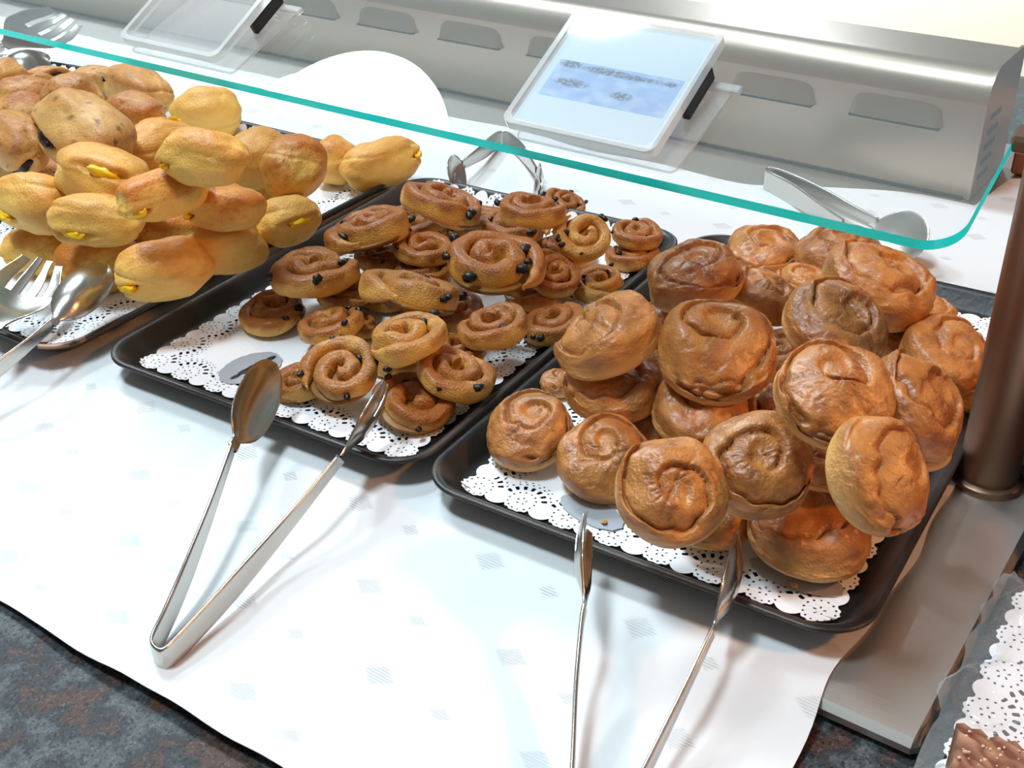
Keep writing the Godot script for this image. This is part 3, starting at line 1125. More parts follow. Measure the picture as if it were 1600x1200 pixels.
# ------------------------------------------------------------------ pastries
func filled_bun(at: Vector3, rot: Vector3, size: Vector3, choc: bool, tone: float, fill: Vector3, sd: int, label: String) -> void:
	var t := thing("chocolate_bun" if choc else "custard_bun", label, "bun", at, "chocolate buns heaped at the far left" if choc else "custard buns heaped on the left tray")
	t.rotation_degrees = rot
	var f := fill.normalized()
	var shown := fill.z > -0.9
	var ax := Vector3.RIGHT if absf(f.x) < 0.8 else Vector3(0, 0.25, 1).normalized()
	var g := f.cross(ax).normalized()
	if g.y < 0: g = -g
	rng.seed = sd * 77
	var g2 := Vector3(rng.randf_range(-0.5, 0.5), 1, rng.randf_range(-0.9, 0.3)).normalized()
	var c2 := rng.randf_range(-0.1, 0.35)
	var g3 := Vector3(1, rng.randf_range(-0.4, 0.4), rng.randf_range(-0.6, 0.6)).normalized()
	var c3 := rng.randf_range(-0.6, 0.6)
	var off := Vector3(sd * 3.7, sd * 1.3, sd * 5.1)
	var nu := 57
	var nv := 96
	var p := PackedVector3Array()
	var cols := PackedColorArray()
	var pale := lin(0.95, 0.76, 0.38)
	var toast := lin(0.78, 0.46, 0.13)
	if choc:
		pale = lin(0.90, 0.70, 0.40)
		toast = lin(0.70, 0.42, 0.17)
	for a in nu:
		var th := PI * a / (nu - 1)
		for b in nv:
			var ph := TAU * b / nv
			var d := Vector3(cos(th), sin(th) * cos(ph), sin(th) * sin(ph))
			var e := pow(pow(absf(d.x), 2.2) + pow(absf(d.y), 2.2) + pow(absf(d.z), 2.2), -1.0 / 2.2)
			var n1 := noise.get_noise_3dv(d * 0.8 + off)
			var n2 := noise.get_noise_3dv(d * 2.0 + off * 2.0)
			var n3 := fine.get_noise_3dv(d * 5.0 + off)
			var r := 1.0 + 0.12 * n1 + 0.03 * n2 + 0.008 * n3
			var al := d.dot(f)
			var q := d.dot(g) + 0.05 * n2
			var st := smoothstep(0.55, 1.0, al) * (1.0 if shown else 0.5)
			var gr := exp(-pow(q / 0.055, 2)) * st
			r += st * (0.05 * exp(-pow((q - 0.2) / 0.17, 2)) - 0.13 * gr)
			if shown:
				var op := smoothstep(0.80, 0.97, al)
				r -= (0.34 if choc else 0.22) * op * exp(-pow(q / (0.2 if choc else 0.14), 2))
			var q2 := d.dot(g2) - c2 + 0.12 * n1
			var cr2 := exp(-pow(q2 / 0.03, 2)) * smoothstep(-0.2, 0.5, d.x * (1.0 if sd % 2 else -1.0) + 0.3 * n2)
			r -= 0.045 * cr2
			r += 0.05 * smoothstep(0.0, 0.25, q2) * smoothstep(0.8, 0.3, q2) * 0.6
			var q3 := d.dot(g3) - c3 + 0.15 * n2
			r -= 0.03 * exp(-pow(q3 / 0.05, 2)) * smoothstep(0.0, 0.5, d.y)
			p.append(d * e * size * r)
			var br := smoothstep(-0.25, 0.9, d.y + 0.55 * n1 + 0.25 * n3) * (0.35 + 0.8 * tone) + 0.35 * tone * smoothstep(-0.2, 0.6, n1)
			br += smoothstep(0.25, 0.6, n3 + d.y * 0.2) * 0.4 * tone
			br *= 1.0 - 0.5 * clampf(gr + cr2, 0, 1)
			var cc := pale.lerp(toast, clampf(br, 0, 1))
			if choc:
				cc = cc.lerp(lin(0.2, 0.1, 0.07), smoothstep(0.35, 0.6, fine.get_noise_3dv(d * 3.0 + off * 3.0)) * 0.7)
			cols.append(cc)
	var mb := MB.new()
	mb.grid(p, nu, nv, false, true, cols, PackedVector2Array(), false, true)
	put("dough", mb.mesh(), M.bun_dough, t)
	if not shown: return
	# the filling that shows in the open end
	var lng := f.cross(g).normalized()
	var nrm := lng.cross(f).normalized()
	mb = MB.new()
	p = PackedVector3Array()
	var sc := minf(size.y, size.z)
	for a in 17:
		var th := PI * a / 16
		for b in 20:
			var ph := TAU * b / 20
			var d := Vector3(cos(th), sin(th) * cos(ph), sin(th) * sin(ph))
			var r := 1.0 + 0.25 * noise.get_noise_3dv(d * 1.5 + off)
			p.append((lng * d.x * (0.55 if choc else 0.52) + nrm * d.y * (0.22 if choc else 0.2) + f * d.z * 0.24) * sc * r)
	mb.grid(p, 17, 20, false, true, PackedColorArray(), PackedVector2Array(), false, true)
	var fl := put("chocolate_filling" if choc else "custard_filling", mb.mesh(), M.chocolate if choc else M.custard, t)
	fl.position = f * size * (0.80 if choc else 0.88)
	tag(fl, "dark chocolate filling" if choc else "bright yellow custard filling")


func raisin_swirl(at: Vector3, rot: Vector3, size: Vector3, tone: float, sd: int, label: String) -> void:
	var t := thing("raisin_swirl", label, "pastry", at, "raisin swirls heaped on the middle tray")
	t.rotation_degrees = rot
	rng.seed = sd * 131
	var R := size.x
	var T := size.y
	var turns := rng.randf_range(1.85, 2.3)
	var start := rng.randf() * TAU
	var hand := 1.0 if rng.randf() < 0.5 else -1.0
	var off := Vector3(sd * 2.3, sd * 4.1, sd)
	var n := 150
	var ns := 18
	var p := PackedVector3Array()
	var cols := PackedColorArray()
	var spots := []
	var pitch := R * 0.86 / turns
	for k in n:
		var s := float(k) / (n - 1)
		var th := s * turns * TAU
		var r := R * 0.08 + (R * 0.80) * pow(s, 0.92)
		r += R * 0.05 * noise.get_noise_2d(th * 0.35, sd * 9.0)
		var a := start + hand * th
		var ctr := Vector3(cos(a) * r, 0, sin(a) * r)
		var rad := Vector3(cos(a), 0, sin(a))
		var w := pitch * (0.43 + 0.09 * noise.get_noise_2d(th * 0.8, sd * 5.0 + 40.0))
		var h := T * (0.92 + 0.2 * noise.get_noise_2d(th * 0.6, sd * 3.0 + 80.0)) * lerpf(1.08, 0.9, s)
		var end := smoothstep(1.0, 0.93, s)
		var beg := smoothstep(0.0, 0.05, s)
		w *= sqrt(maxf(0.02, end * beg))
		h *= sqrt(maxf(0.05, end * beg))
		var lift := T * (0.25 * (1.0 - s) - 0.05) + T * 0.12 * noise.get_noise_2d(th * 0.5, sd * 7.0)
		for j in ns:
			var b := TAU * j / ns
			var cx := signf(cos(b)) * pow(absf(cos(b)), 0.75)
			var cy := signf(sin(b)) * pow(absf(sin(b)), 0.75)
			var d := 1.0 + 0.1 * fine.get_noise_3dv(ctr / R * 3.0 + Vector3(cos(b), sin(b), 0) * 0.8 + off)
			p.append(ctr + rad * cx * w * d + Vector3(0, lift + cy * h * d, 0))
			var br := smoothstep(-0.15, 0.85, cy + 0.6 * noise.get_noise_3dv(ctr / R * 2.0 + off) + 0.2 * fine.get_noise_3dv(ctr / R * 6.0 + Vector3(cx, cy, 0)))
			br = clampf(br * (0.55 + 0.8 * tone) + 0.2 * tone, 0, 1)
			var cc := lin(0.93, 0.71, 0.34).lerp(lin(0.63, 0.36, 0.11), br)
			cc = cc.lerp(lin(0.40, 0.20, 0.07), smoothstep(0.18, 0.5, fine.get_noise_3dv((ctr / R + Vector3(cx, cy, 0) * 0.3) * 7.0 + off)) * 0.55 * br)
			if s > 0.96: cc = cc.lerp(lin(0.85, 0.6, 0.3), 0.5)
			cols.append(cc)
	var mb := MB.new()
	mb.grid(p, n, ns, false, true, cols, PackedVector2Array(), hand < 0)
	for e in [0, n - 1]:
		var poly := []
		for j in ns: poly.append(p[e * ns + j])
		var a: float = start + hand * (turns * TAU if e else 0.0)
		mb.flat(poly, Vector3(-sin(a), 0, cos(a)) * hand * (1.0 if e else -1.0), cols[e * ns])
	put("dough_coil", mb.mesh(), M.swirl_dough, t)
	# custard and dough between the turns
	mb = MB.new()
	lathe(mb, [Vector2(0.0005, -T * 0.7), Vector2(R * 0.75, -T * 0.7), Vector2(R * 0.8, -T * 0.45), Vector2(R * 0.76, -T * 0.3), Vector2(R * 0.4, -T * 0.15), Vector2(0.0005, T * 0.0)], 32)
	put("custard_layer", mb.mesh(), M.swirl_custard, t)
	# raisins in the seams and on the outside
	for k in rng.randi_range(5, 7):
		var s := rng.randf_range(0.12, 0.98)
		var a := start + hand * s * turns * TAU
		var r := R * 0.08 + R * 0.80 * pow(s, 0.92) + pitch * 0.5
		var y := T * rng.randf_range(0.35, 0.75)
		if k % 3 == 2:
			r = R * rng.randf_range(0.80, 0.87)
			y = T * rng.randf_range(-0.2, 0.6)
		r = minf(r, R * 0.90)
		mb = MB.new()
		var pp := PackedVector3Array()
		var rs := R * rng.randf_range(0.06, 0.095)
		for e in 9:
			var th := PI * e / 8
			for b in 12:
				var ph := TAU * b / 12
				var d := Vector3(cos(th) * 1.4, sin(th) * cos(ph), sin(th) * sin(ph))
				pp.append(d * rs * (1.0 + 0.3 * noise.get_noise_3dv(d * 1.6 + off + Vector3(k, 0, 0))))
		mb.grid(pp, 9, 12, false, true, PackedColorArray(), PackedVector2Array(), false, true)
		var o := put("raisin", mb.mesh(), M.raisin, t)
		o.position = Vector3(cos(a) * r, y, sin(a) * r)
		o.rotation = Vector3(rng.randf() * 0.6, rng.randf() * TAU, rng.randf() * 0.6)


func coil_bun(at: Vector3, rot: Vector3, size: Vector3, tone: float, sd: int, style: Vector3, label: String) -> void:   # style: centre of the coil x, z, strength of the fold
	var t := thing("coil_bun", label, "pastry", at, "glazed coil buns heaped on the right tray")
	t.rotation_degrees = rot
	rng.seed = sd * 57
	var R := size.x
	var T := size.y
	var turns := rng.randf_range(1.25, 1.95)
	var start := rng.randf() * TAU
	var hand := 1.0 if rng.randf() < 0.5 else -1.0
	var cen := Vector2(style.x, style.y)
	var off := Vector3(sd * 1.9, sd * 3.3, sd * 0.7)
	var fa := rng.randf() * TAU
	var fc := rng.randf_range(0.0, 0.5)
	var nu := 74
	var nv := 132
	var p := PackedVector3Array()
	var cols := PackedColorArray()
	var deep := rng.randf_range(0.6, 1.0)
	for a in nu:
		var s := float(a) / (nu - 1)
		var ph := PI * (s * 0.985 + 0.0075 * 0.0)
		ph = PI * s
		for b in nv:
			var th := TAU * b / nv
			var d := Vector3(sin(ph) * cos(th), cos(ph), sin(ph) * sin(th))
			var top := d.y > 0
			var ex := 2.5 if top else 3.2
			var hr := sin(ph)
			var e := pow(pow(absf(hr), ex) + pow(absf(d.y), ex), -1.0 / ex)
			var q := Vector3(d.x, d.y, d.z) * e
			var flat2 := Vector2(q.x, q.z) - cen * (1.0 - hr * hr)
			var rho := Vector2(q.x, q.z).length()
			var ang := atan2(flat2.y, flat2.x)
			var n1 := noise.get_noise_3dv(d * 0.9 + off)
			var n2 := noise.get_noise_3dv(d * 2.2 + off * 2.0)
			var n3 := fine.get_noise_3dv(d * 4.5 + off)
			var rl := flat2.length() + 0.07 * n2
			# spiral seam
			var sp := rl * turns - hand * (ang - start) / TAU
			var fr := sp - floorf(sp)
			var dist := minf(fr, 1.0 - fr) / turns
			var live := smoothstep(0.16, 0.34, rl) * smoothstep(-0.25, 0.1, d.y)
			var seam := exp(-pow(dist / 0.02, 2)) * live * (0.65 + 0.5 * n1 + 0.3)
			var plump := pow(maxf(0.0, sin(PI * fr)), 0.7) * live
			var step := (1.0 - fr) * smoothstep(0.0, 0.14, fr) * live
			# one long fold across the crown
			var fo := flat2.x * cos(fa) + flat2.y * sin(fa) - fc + 0.16 * n1
			var fold := exp(-pow(fo / 0.03, 2)) * smoothstep(0.1, 0.4, d.y) * smoothstep(0.9, 0.5, rl)
			var dy := T * (0.09 * plump + 0.17 * step - deep * 0.20 * seam - 0.16 * fold * style.z + 0.10 * style.z * smoothstep(0.0, 0.15, fo) * float(top) - 0.10)
			if not top: dy *= 0.15
			dy += T * (0.20 * n1 + 0.06 * n2) * (1.0 if top else 0.4)
			dy += T * 0.03 * n3
			var wr := 1.0 - absf(fine.get_noise_3d(flat2.x * 1.6 + off.x, flat2.y * 3.4 + off.y, d.y * 2.0))
			dy -= T * 0.08 * pow(wr, 9.0) * smoothstep(0.0, 0.4, n2) * smoothstep(0.0, 0.4, d.y)
			var rr := 1.0 + 0.05 * n1 + 0.015 * n3 - 0.05 * seam * smoothstep(0.6, 0.95, rho)
			p.append(Vector3(q.x * R * rr, q.y * T * (1.0 if top else 0.85) + dy, q.z * R * rr))
			var br := smoothstep(-0.55, 0.35, d.y + 0.35 * n1 + 0.12 * n3)
			var cc := lin(0.90, 0.68, 0.40).lerp(lin(0.80, 0.53, 0.26).lerp(lin(0.60, 0.36, 0.17), clampf(tone + 0.5 * n2 + 0.25 * n3, 0, 1)), br)
			cc = cc.lerp(lin(0.45, 0.24, 0.1), clampf((seam + fold * style.z) * 0.62, 0, 1))
			cols.append(cc)
	var mb := MB.new()
	mb.grid(p, nu, nv, false, true, cols, PackedVector2Array(), true, true)
	put("dough", mb.mesh(), M.coil_dough, t)


func crumb(at: Vector3, r: float, label: String) -> void:
	var mb := MB.new()
	var p := PackedVector3Array()
	for a in 11:
		for b in 16:
			var th := PI * a / 10
			var ph := TAU * b / 16
			var d := Vector3(sin(th) * cos(ph), cos(th) * 0.6, sin(th) * sin(ph))
			p.append(d * r * (1.0 + 0.45 * noise.get_noise_3dv(d * 2.0 + at * 400.0)))
	mb.grid(p, 11, 16, false, true, PackedColorArray([lin(0.8, 0.58, 0.32)]), PackedVector2Array(), true, true)
	var o := put("bread_crumb", mb.mesh(), M.coil_dough)
	o.name = "bread_crumb" if at.x < -0.2 else "bread_crumb_001"
	o.position = at
	tag(o, label, "crumb", "crumbs on the right doily")


func pastries() -> void:
	crumb(Vector3(-0.2687, 0.0105, -0.4625), 0.0017, "tiny crumb on the lace at the front left of the right tray")
	crumb(Vector3(-0.1580, 0.0105, -0.4721), 0.0021, "larger crumb on the grease spot at the front of the right tray")
	filled_bun(Vector3(-0.9111, 0.0299, -0.5958), Vector3(0, 32.6, 0), Vector3(0.0324, 0.0218, 0.0218), true, 0.60, Vector3(0, 0, -1), 1, "chocolate bun buried under the wrinkled custard bun at the left")
	filled_bun(Vector3(-0.8093, 0.0295, -0.5767), Vector3(0, 59.1, 0), Vector3(0.0315, 0.0213, 0.0213), false, 0.60, Vector3(0, 0, -1), 2, "custard bun buried behind the crescent folded one")
	filled_bun(Vector3(-0.785, 0.0303, -0.6486), Vector3(0, 32.6, 0), Vector3(0.0343, 0.0218, 0.0218), false, 0.60, Vector3(0, 0, -1), 3, "custard bun buried under the topmost one")
	filled_bun(Vector3(-0.7317, 0.0287, -0.6502), Vector3(0, 32.6, 0), Vector3(0.0277, 0.0199, 0.0199), false, 0.60, Vector3(0, 0, -1), 4, "custard bun buried between the cracked pale one and the smooth upright one")
	filled_bun(Vector3(-0.882, 0.0612, -0.6298), Vector3(0, 32.1, 0), Vector3(0.0321, 0.0228, 0.0228), true, 0.60, Vector3(0, 0, -1), 5, "chocolate bun buried under the largest chocolate one")
	filled_bun(Vector3(-0.7515, 0.0275, -0.5955), Vector3(0, 32.6, 0), Vector3(0.0298, 0.0196, 0.0196), false, 0.70, Vector3(0, 0, -1), 6, "custard bun buried under the rough browned one")
	filled_bun(Vector3(-0.8377, 0.0322, -0.5275), Vector3(0, 32.6, 0), Vector3(0.0297, 0.0201, 0.0201), false, 0.60, Vector3(0, 0, -1), 7, "custard bun buried at the left under the crescent folded one")
	filled_bun(Vector3(-1.201, 0.0248, -0.7857), Vector3(0, 49.1, 0), Vector3(0.029, 0.0165, 0.0165), true, 0.35, Vector3(0.6, 0.5, 0.5), 8, "small chocolate bun at the very back with a dark chocolate gap on its right")
	filled_bun(Vector3(-1.14, 0.0276, -0.8048), Vector3(0, 31.6, 0), Vector3(0.0294, 0.0193, 0.0193), true, 0.30, Vector3(-0.8, 0.4, 0.4), 9, "pale chocolate bun at the back between the dark gapped and golden ones")
	filled_bun(Vector3(-1.2093, 0.0392, -0.7394), Vector3(-0, 125.6, 0), Vector3(0.0284, 0.0212, 0.0212), true, 0.30, Vector3(0, 0, -1), 10, "chocolate bun cut off by the left edge of the photo atop its pile")
	filled_bun(Vector3(-1.0611, 0.0355, -0.7976), Vector3(-0, -12.4, 0), Vector3(0.0558, 0.0261, 0.0261), true, 0.35, Vector3(-0.9, 0.3, 0.3), 11, "golden chocolate bun at its pile's top right with a dark open end")
	filled_bun(Vector3(-1.1645, 0.0294, -0.7294), Vector3(0, 59.1, 0), Vector3(0.0315, 0.0206, 0.0206), true, 0.60, Vector3(0, 0, -1), 12, "wrinkled brown chocolate bun near the left edge behind a darker smooth one")
	filled_bun(Vector3(-0.9318, 0.0363, -0.7816), Vector3(0, 31.6, 0), Vector3(0.0343, 0.0283, 0.0283), false, 0.05, Vector3(0, 0, -1), 13, "pale round bun standing alone at the back right of the filled buns")
	filled_bun(Vector3(-0.8459, 0.095, -0.6312), Vector3(0, 8.1, 0), Vector3(0.0299, 0.0184, 0.0184), true, 0.50, Vector3(-0.6, -0.6, 0.5), 14, "tan chocolate bun tucked under the golden one with a dark open end")
	filled_bun(Vector3(-1.0918, 0.0336, -0.6767), Vector3(0, 31.6, 0), Vector3(0.0301, 0.0253, 0.0253), true, 0.75, Vector3(0, 0, -1), 15, "darkest smooth brown chocolate bun at the left of the pile")
	filled_bun(Vector3(-0.9031, 0.102, -0.6113), Vector3(0, 65.6, 0), Vector3(0.0251, 0.0239, 0.0239), true, 0.40, Vector3(-0.7, 0.2, 0.6), 16, "upright chocolate bun dotted with chocolate smears in the middle of the pile")
	filled_bun(Vector3(-0.742, 0.031, -0.7619), Vector3(0, 32.1, 0), Vector3(0.0215, 0.0226, 0.0226), false, 0.45, Vector3(1, 0.3, 0.2), 17, "round custard bun between the brown topped one and the rightmost open one")
	filled_bun(Vector3(-0.6974, 0.0325, -0.778), Vector3(0, 71.6, 0), Vector3(0.0386, 0.0223, 0.0223), false, 0.20, Vector3(0.97, 0.15, 0.25), 18, "rightmost custard bun on the tray rim, with bright yellow filling at its open end")
	filled_bun(Vector3(-0.6983, 0.0508, -0.6449), Vector3(0, 32.6, 0), Vector3(0.0215, 0.0147, 0.0147), false, 0.90, Vector3(0.8, -0.2, 0.5), 19, "shaded brown custard bun at the bottom, showing yellow filling under the brown topped one")
	filled_bun(Vector3(-0.8018, 0.0784, -0.6123), Vector3(0, 88.1, 0), Vector3(0.0331, 0.0236, 0.0236), false, 0.20, Vector3(0.8, 0.6, 0.1), 20, "large smooth custard bun with a strip of yellow filling on its top right")
	filled_bun(Vector3(-0.6939, 0.0862, -0.6246), Vector3(-0, 125.6, 0), Vector3(0.0305, 0.0242, 0.0242), false, 0.20, Vector3(0, 0, -1), 21, "smooth pale custard bun standing upright behind the glossy top bun")
	filled_bun(Vector3(-0.6437, 0.092, -0.6159), Vector3(-0, 125.6, 0), Vector3(0.0276, 0.0242, 0.0242), false, 0.65, Vector3(0, 0, -1), 22, "custard bun with a browned bumpy top, standing beside the smooth upright one")
	filled_bun(Vector3(-0.9351, 0.0507, -0.5597), Vector3(-0, -10.9, 0), Vector3(0.0372, 0.0192, 0.0192), true, 0.50, Vector3(0.3, -0.7, 0.5), 23, "chocolate bun at the left edge, dark filling open underneath")
	filled_bun(Vector3(-0.8931, 0.0862, -0.5421), Vector3(-0, -14.9, 0), Vector3(0.0408, 0.0243, 0.0243), true, 0.40, Vector3(0.75, -0.5, 0.35), 24, "big speckled chocolate bun at the left edge above the one open underneath")
	filled_bun(Vector3(-0.8192, 0.108, -0.5565), Vector3(-0, -13.9, 0), Vector3(0.0554, 0.0311, 0.0311), true, 0.30, Vector3(-0.25, -0.1, 0.95), 25, "largest chocolate bun, cracked pale crust with a long dark slit in front")
	filled_bun(Vector3(-0.7398, 0.0365, -0.561), Vector3(0, 32.6, 0), Vector3(0.0262, 0.0179, 0.0179), false, 1.00, Vector3(0, 0, -1), 26, "deep brown shaded custard bun hidden low in the middle of the pile")
	filled_bun(Vector3(-0.8148, 0.029, -0.4911), Vector3(0, 22.6, 0), Vector3(0.0295, 0.0206, 0.0206), false, 0.40, Vector3(-0.6, -0.2, 0.7), 27, "custard bun at the bottom left behind the slotted fork head")
	filled_bun(Vector3(-0.7516, 0.0313, -0.5012), Vector3(0, 40.1, 0), Vector3(0.0322, 0.0229, 0.0229), false, 0.80, Vector3(-0.6, -0.35, 0.7), 28, "low brown custard bun behind the spoon head, yellow filling at its foot")
	filled_bun(Vector3(-0.8041, 0.0714, -0.4915), Vector3(0, 12.1, 0), Vector3(0.0323, 0.0234, 0.0234), false, 0.25, Vector3(-0.6, -0.2, 0.75), 29, "custard bun with a narrow yellow slit, at the left above the slotted fork")
	filled_bun(Vector3(-0.6199, 0.0688, -0.5806), Vector3(0, 80.1, 0), Vector3(0.0257, 0.0184, 0.0184), false, 0.10, Vector3(0, 0.2, 1), 30, "small pale folded custard bun nearest the black rim on the right")
	filled_bun(Vector3(-0.6359, 0.0611, -0.5303), Vector3(0, 52.6, 0), Vector3(0.0304, 0.0201, 0.0201), false, 0.20, Vector3(0, 0, -1), 31, "pale custard bun with a cracked crust on its right, beside the black rim")
	filled_bun(Vector3(-0.7491, 0.0963, -0.5168), Vector3(0, 7.6, 0), Vector3(0.0405, 0.0236, 0.0236), false, 0.30, Vector3(0.5, 0.5, 0.6), 32, "wrinkled custard bun with a dented side below the largest chocolate bun")
	filled_bun(Vector3(-0.627, 0.0965, -0.5262), Vector3(0, 27.6, 0), Vector3(0.0322, 0.0166, 0.0166), false, 0.65, Vector3(-0.85, -0.35, 0.4), 33, "custard bun with a rough browned top and yellow filling at its left tip")
	filled_bun(Vector3(-0.7217, 0.078, -0.4847), Vector3(0, 32.6, 0), Vector3(0.0354, 0.0187, 0.0187), false, 0.20, Vector3(-0.35, -0.15, 0.9), 34, "crescent folded custard bun with a long crease along its front")
	filled_bun(Vector3(-0.6346, 0.1194, -0.4848), Vector3(0, 80.1, 0), Vector3(0.0343, 0.0171, 0.0171), false, 0.55, Vector3(-0.85, -0.3, 0.4), 35, "long slanting custard bun with yellow oozing from its lower left tip")
	filled_bun(Vector3(-0.6403, 0.0635, -0.4759), Vector3(0, 61.6, 0), Vector3(0.0322, 0.0223, 0.0223), false, 0.35, Vector3(-0.95, -0.25, 0.2), 36, "front custard bun nearest the viewer, yellow filling poking out at its left tip")
	filled_bun(Vector3(-0.6051, 0.1474, -0.4977), Vector3(0, 24.6, 0), Vector3(0.0298, 0.0184, 0.0184), false, 0.30, Vector3(-0.9, -0.3, 0.3), 37, "topmost smooth custard bun with a little yellow filling at its left tip")
	raisin_swirl(Vector3(-0.5502, 0.0171, -0.6041), Vector3(0, 35.6, 0), Vector3(0.0295, 0.0086, 0.0295), 0.90, 1, "raisin swirl buried under the long tipped one")
	raisin_swirl(Vector3(-0.4905, 0.0169, -0.6063), Vector3(0, 35.6, 0), Vector3(0.0303, 0.0088, 0.0303), 0.90, 2, "raisin swirl buried under the largest one on the doily")
	raisin_swirl(Vector3(-0.563, 0.0177, -0.7404), Vector3(0, 35.6, 0), Vector3(0.0328, 0.0095, 0.0328), 0.80, 3, "raisin swirl buried under the tipped one at the top left of its pile")
	raisin_swirl(Vector3(-0.4573, 0.0171, -0.6711), Vector3(0, 35.6, 0), Vector3(0.0294, 0.0085, 0.0294), 0.80, 4, "raisin swirl buried between the largest one and the pale flat one")
	raisin_swirl(Vector3(-0.4766, 0.0157, -0.534), Vector3(0, 35.6, 0), Vector3(0.0249, 0.0072, 0.0249), 0.90, 5, "raisin swirl buried behind the wide open front one")
	raisin_swirl(Vector3(-0.4424, 0.0222, -0.5587), Vector3(0, 35.6, 0), Vector3(0.022, 0.0064, 0.022), 0.85, 6, "raisin swirl buried behind the one hanging over the right front")
	raisin_swirl(Vector3(-0.5533, 0.0311, -0.5693), Vector3(0, 35.6, 0), Vector3(0.0258, 0.0075, 0.0258), 0.85, 7, "raisin swirl buried under the broad glossy one")
	raisin_swirl(Vector3(-0.6027, 0.0255, -0.7001), Vector3(0, 35.6, 0), Vector3(0.0292, 0.0085, 0.0292), 0.85, 8, "raisin swirl buried at the back left under the one tilted up to the right")
	raisin_swirl(Vector3(-0.4751, 0.0168, -0.7391), Vector3(0, 35.6, 0), Vector3(0.0292, 0.0085, 0.0292), 0.80, 9, "raisin swirl buried under the palest one")
	raisin_swirl(Vector3(-0.5215, 0.0189, -0.8159), Vector3(11.3, 35.6, -16.4), Vector3(0.0215, 0.0062, 0.0215), 0.60, 10, "small raisin swirl peeking out at the very back right of its pile")
	raisin_swirl(Vector3(-0.5151, 0.0318, -0.7244), Vector3(-2.9, 35.6, -2.9), Vector3(0.0324, 0.0094, 0.0324), 0.75, 11, "raisin swirl lying under the flat round one at the back")
	raisin_swirl(Vector3(-0.4237, 0.0161, -0.7656), Vector3(-2.9, 35.6, 2.9), Vector3(0.0239, 0.0069, 0.0239), 0.60, 12, "lower raisin swirl at the right end of its pile, flat on the doily")
	raisin_swirl(Vector3(-0.5754, 0.0282, -0.6313), Vector3(-5.7, 35.6, 0), Vector3(0.0243, 0.0071, 0.0243), 0.95, 13, "shaded raisin swirl low between the two leftmost upper ones")
	raisin_swirl(Vector3(-0.5259, 0.031, -0.6256), Vector3(0, 35.6, 0), Vector3(0.0244, 0.0071, 0.0244), 0.95, 14, "dark shaded raisin swirl in the gap at the middle of its pile")
	raisin_swirl(Vector3(-0.533, 0.0148, -0.5561), Vector3(-5.7, 35.6, -5.7), Vector3(0.0179, 0.0052, 0.0179), 0.80, 15, "small browned raisin swirl showing only its rim near the middle front")
	raisin_swirl(Vector3(-0.4201, 0.0167, -0.7064), Vector3(5.7, 35.6, 8.5), Vector3(0.0227, 0.0066, 0.0227), 0.15, 16, "pale flat raisin swirl lying by the right rim of the middle tray")
	raisin_swirl(Vector3(-0.4276, 0.0309, -0.7712), Vector3(5.7, 35.6, -5.7), Vector3(0.0229, 0.0066, 0.0229), 0.65, 17, "browned raisin swirl with one raisin, topmost at the right end of its pile")
	raisin_swirl(Vector3(-0.5969, 0.0178, -0.5336), Vector3(1.1, 35.6, 5.7), Vector3(0.029, 0.0084, 0.029), 0.55, 18, "leftmost raisin swirl lying flat with yellow custard in its coil")
	raisin_swirl(Vector3(-0.533, 0.0295, -0.5241), Vector3(-5.7, 35.6, 11.3), Vector3(0.0264, 0.0077, 0.0264), 0.60, 19, "raisin swirl leaning on the leftmost one, its plain rim towards the viewer")
	raisin_swirl(Vector3(-0.4123, 0.0187, -0.6267), Vector3(-2.9, 35.6, 11.3), Vector3(0.0276, 0.008, 0.0276), 0.70, 20, "raisin swirl at the right front with a curled end by the tray rim")
	raisin_swirl(Vector3(-0.4249, 0.0379, -0.5765), Vector3(-0, 35.6, 8.5), Vector3(0.0272, 0.0079, 0.0272), 0.60, 21, "raisin swirl with a big crescent coil below the largest one")
	raisin_swirl(Vector3(-0.5317, 0.0458, -0.6342), Vector3(2.9, 35.6, -5.7), Vector3(0.0255, 0.0074, 0.0255), 0.85, 22, "shaded brown raisin swirl wedged behind the largest one")
	raisin_swirl(Vector3(-0.4391, 0.0332, -0.6727), Vector3(19.3, 35.6, -13.3), Vector3(0.0241, 0.007, 0.0241), 0.50, 23, "raisin swirl standing tilted just right of the largest one")
	raisin_swirl(Vector3(-0.4345, 0.0528, -0.7062), Vector3(31, 35.6, -4.9), Vector3(0.0245, 0.0071, 0.0245), 0.10, 24, "palest raisin swirl facing the viewer at the back right")
	raisin_swirl(Vector3(-0.4778, 0.0684, -0.696), Vector3(-2.9, 35.6, -1.7), Vector3(0.0286, 0.0083, 0.0286), 0.65, 25, "flat round raisin swirl on top at the back of its pile")
	raisin_swirl(Vector3(-0.5498, 0.0584, -0.6839), Vector3(-8.5, 35.6, -19.1), Vector3(0.0379, 0.011, 0.0379), 0.80, 26, "raisin swirl tipped on edge at the top left under the back tongs")
	raisin_swirl(Vector3(-0.5716, 0.0567, -0.6188), Vector3(-8.5, 35.6, 13.9), Vector3(0.0376, 0.0109, 0.0376), 0.55, 27, "raisin swirl tilted up to the right with a pale side and one big raisin hole")
	raisin_swirl(Vector3(-0.5718, 0.0492, -0.5515), Vector3(-2.9, 35.6, 1.1), Vector3(0.035, 0.0102, 0.035), 0.75, 28, "broad glossy raisin swirl lying on the leftmost pair")
	raisin_swirl(Vector3(-0.5109, 0.0165, -0.4692), Vector3(0, 35.6, 11.3), Vector3(0.0217, 0.0063, 0.0217), 0.85, 29, "dark browned raisin swirl behind the spoon head of the front tongs")
	raisin_swirl(Vector3(-0.4257, 0.0198, -0.4888), Vector3(8.5, 35.6, -5.6), Vector3(0.0297, 0.0086, 0.0297), 0.85, 30, "browned raisin swirl at the bottom front under two others")
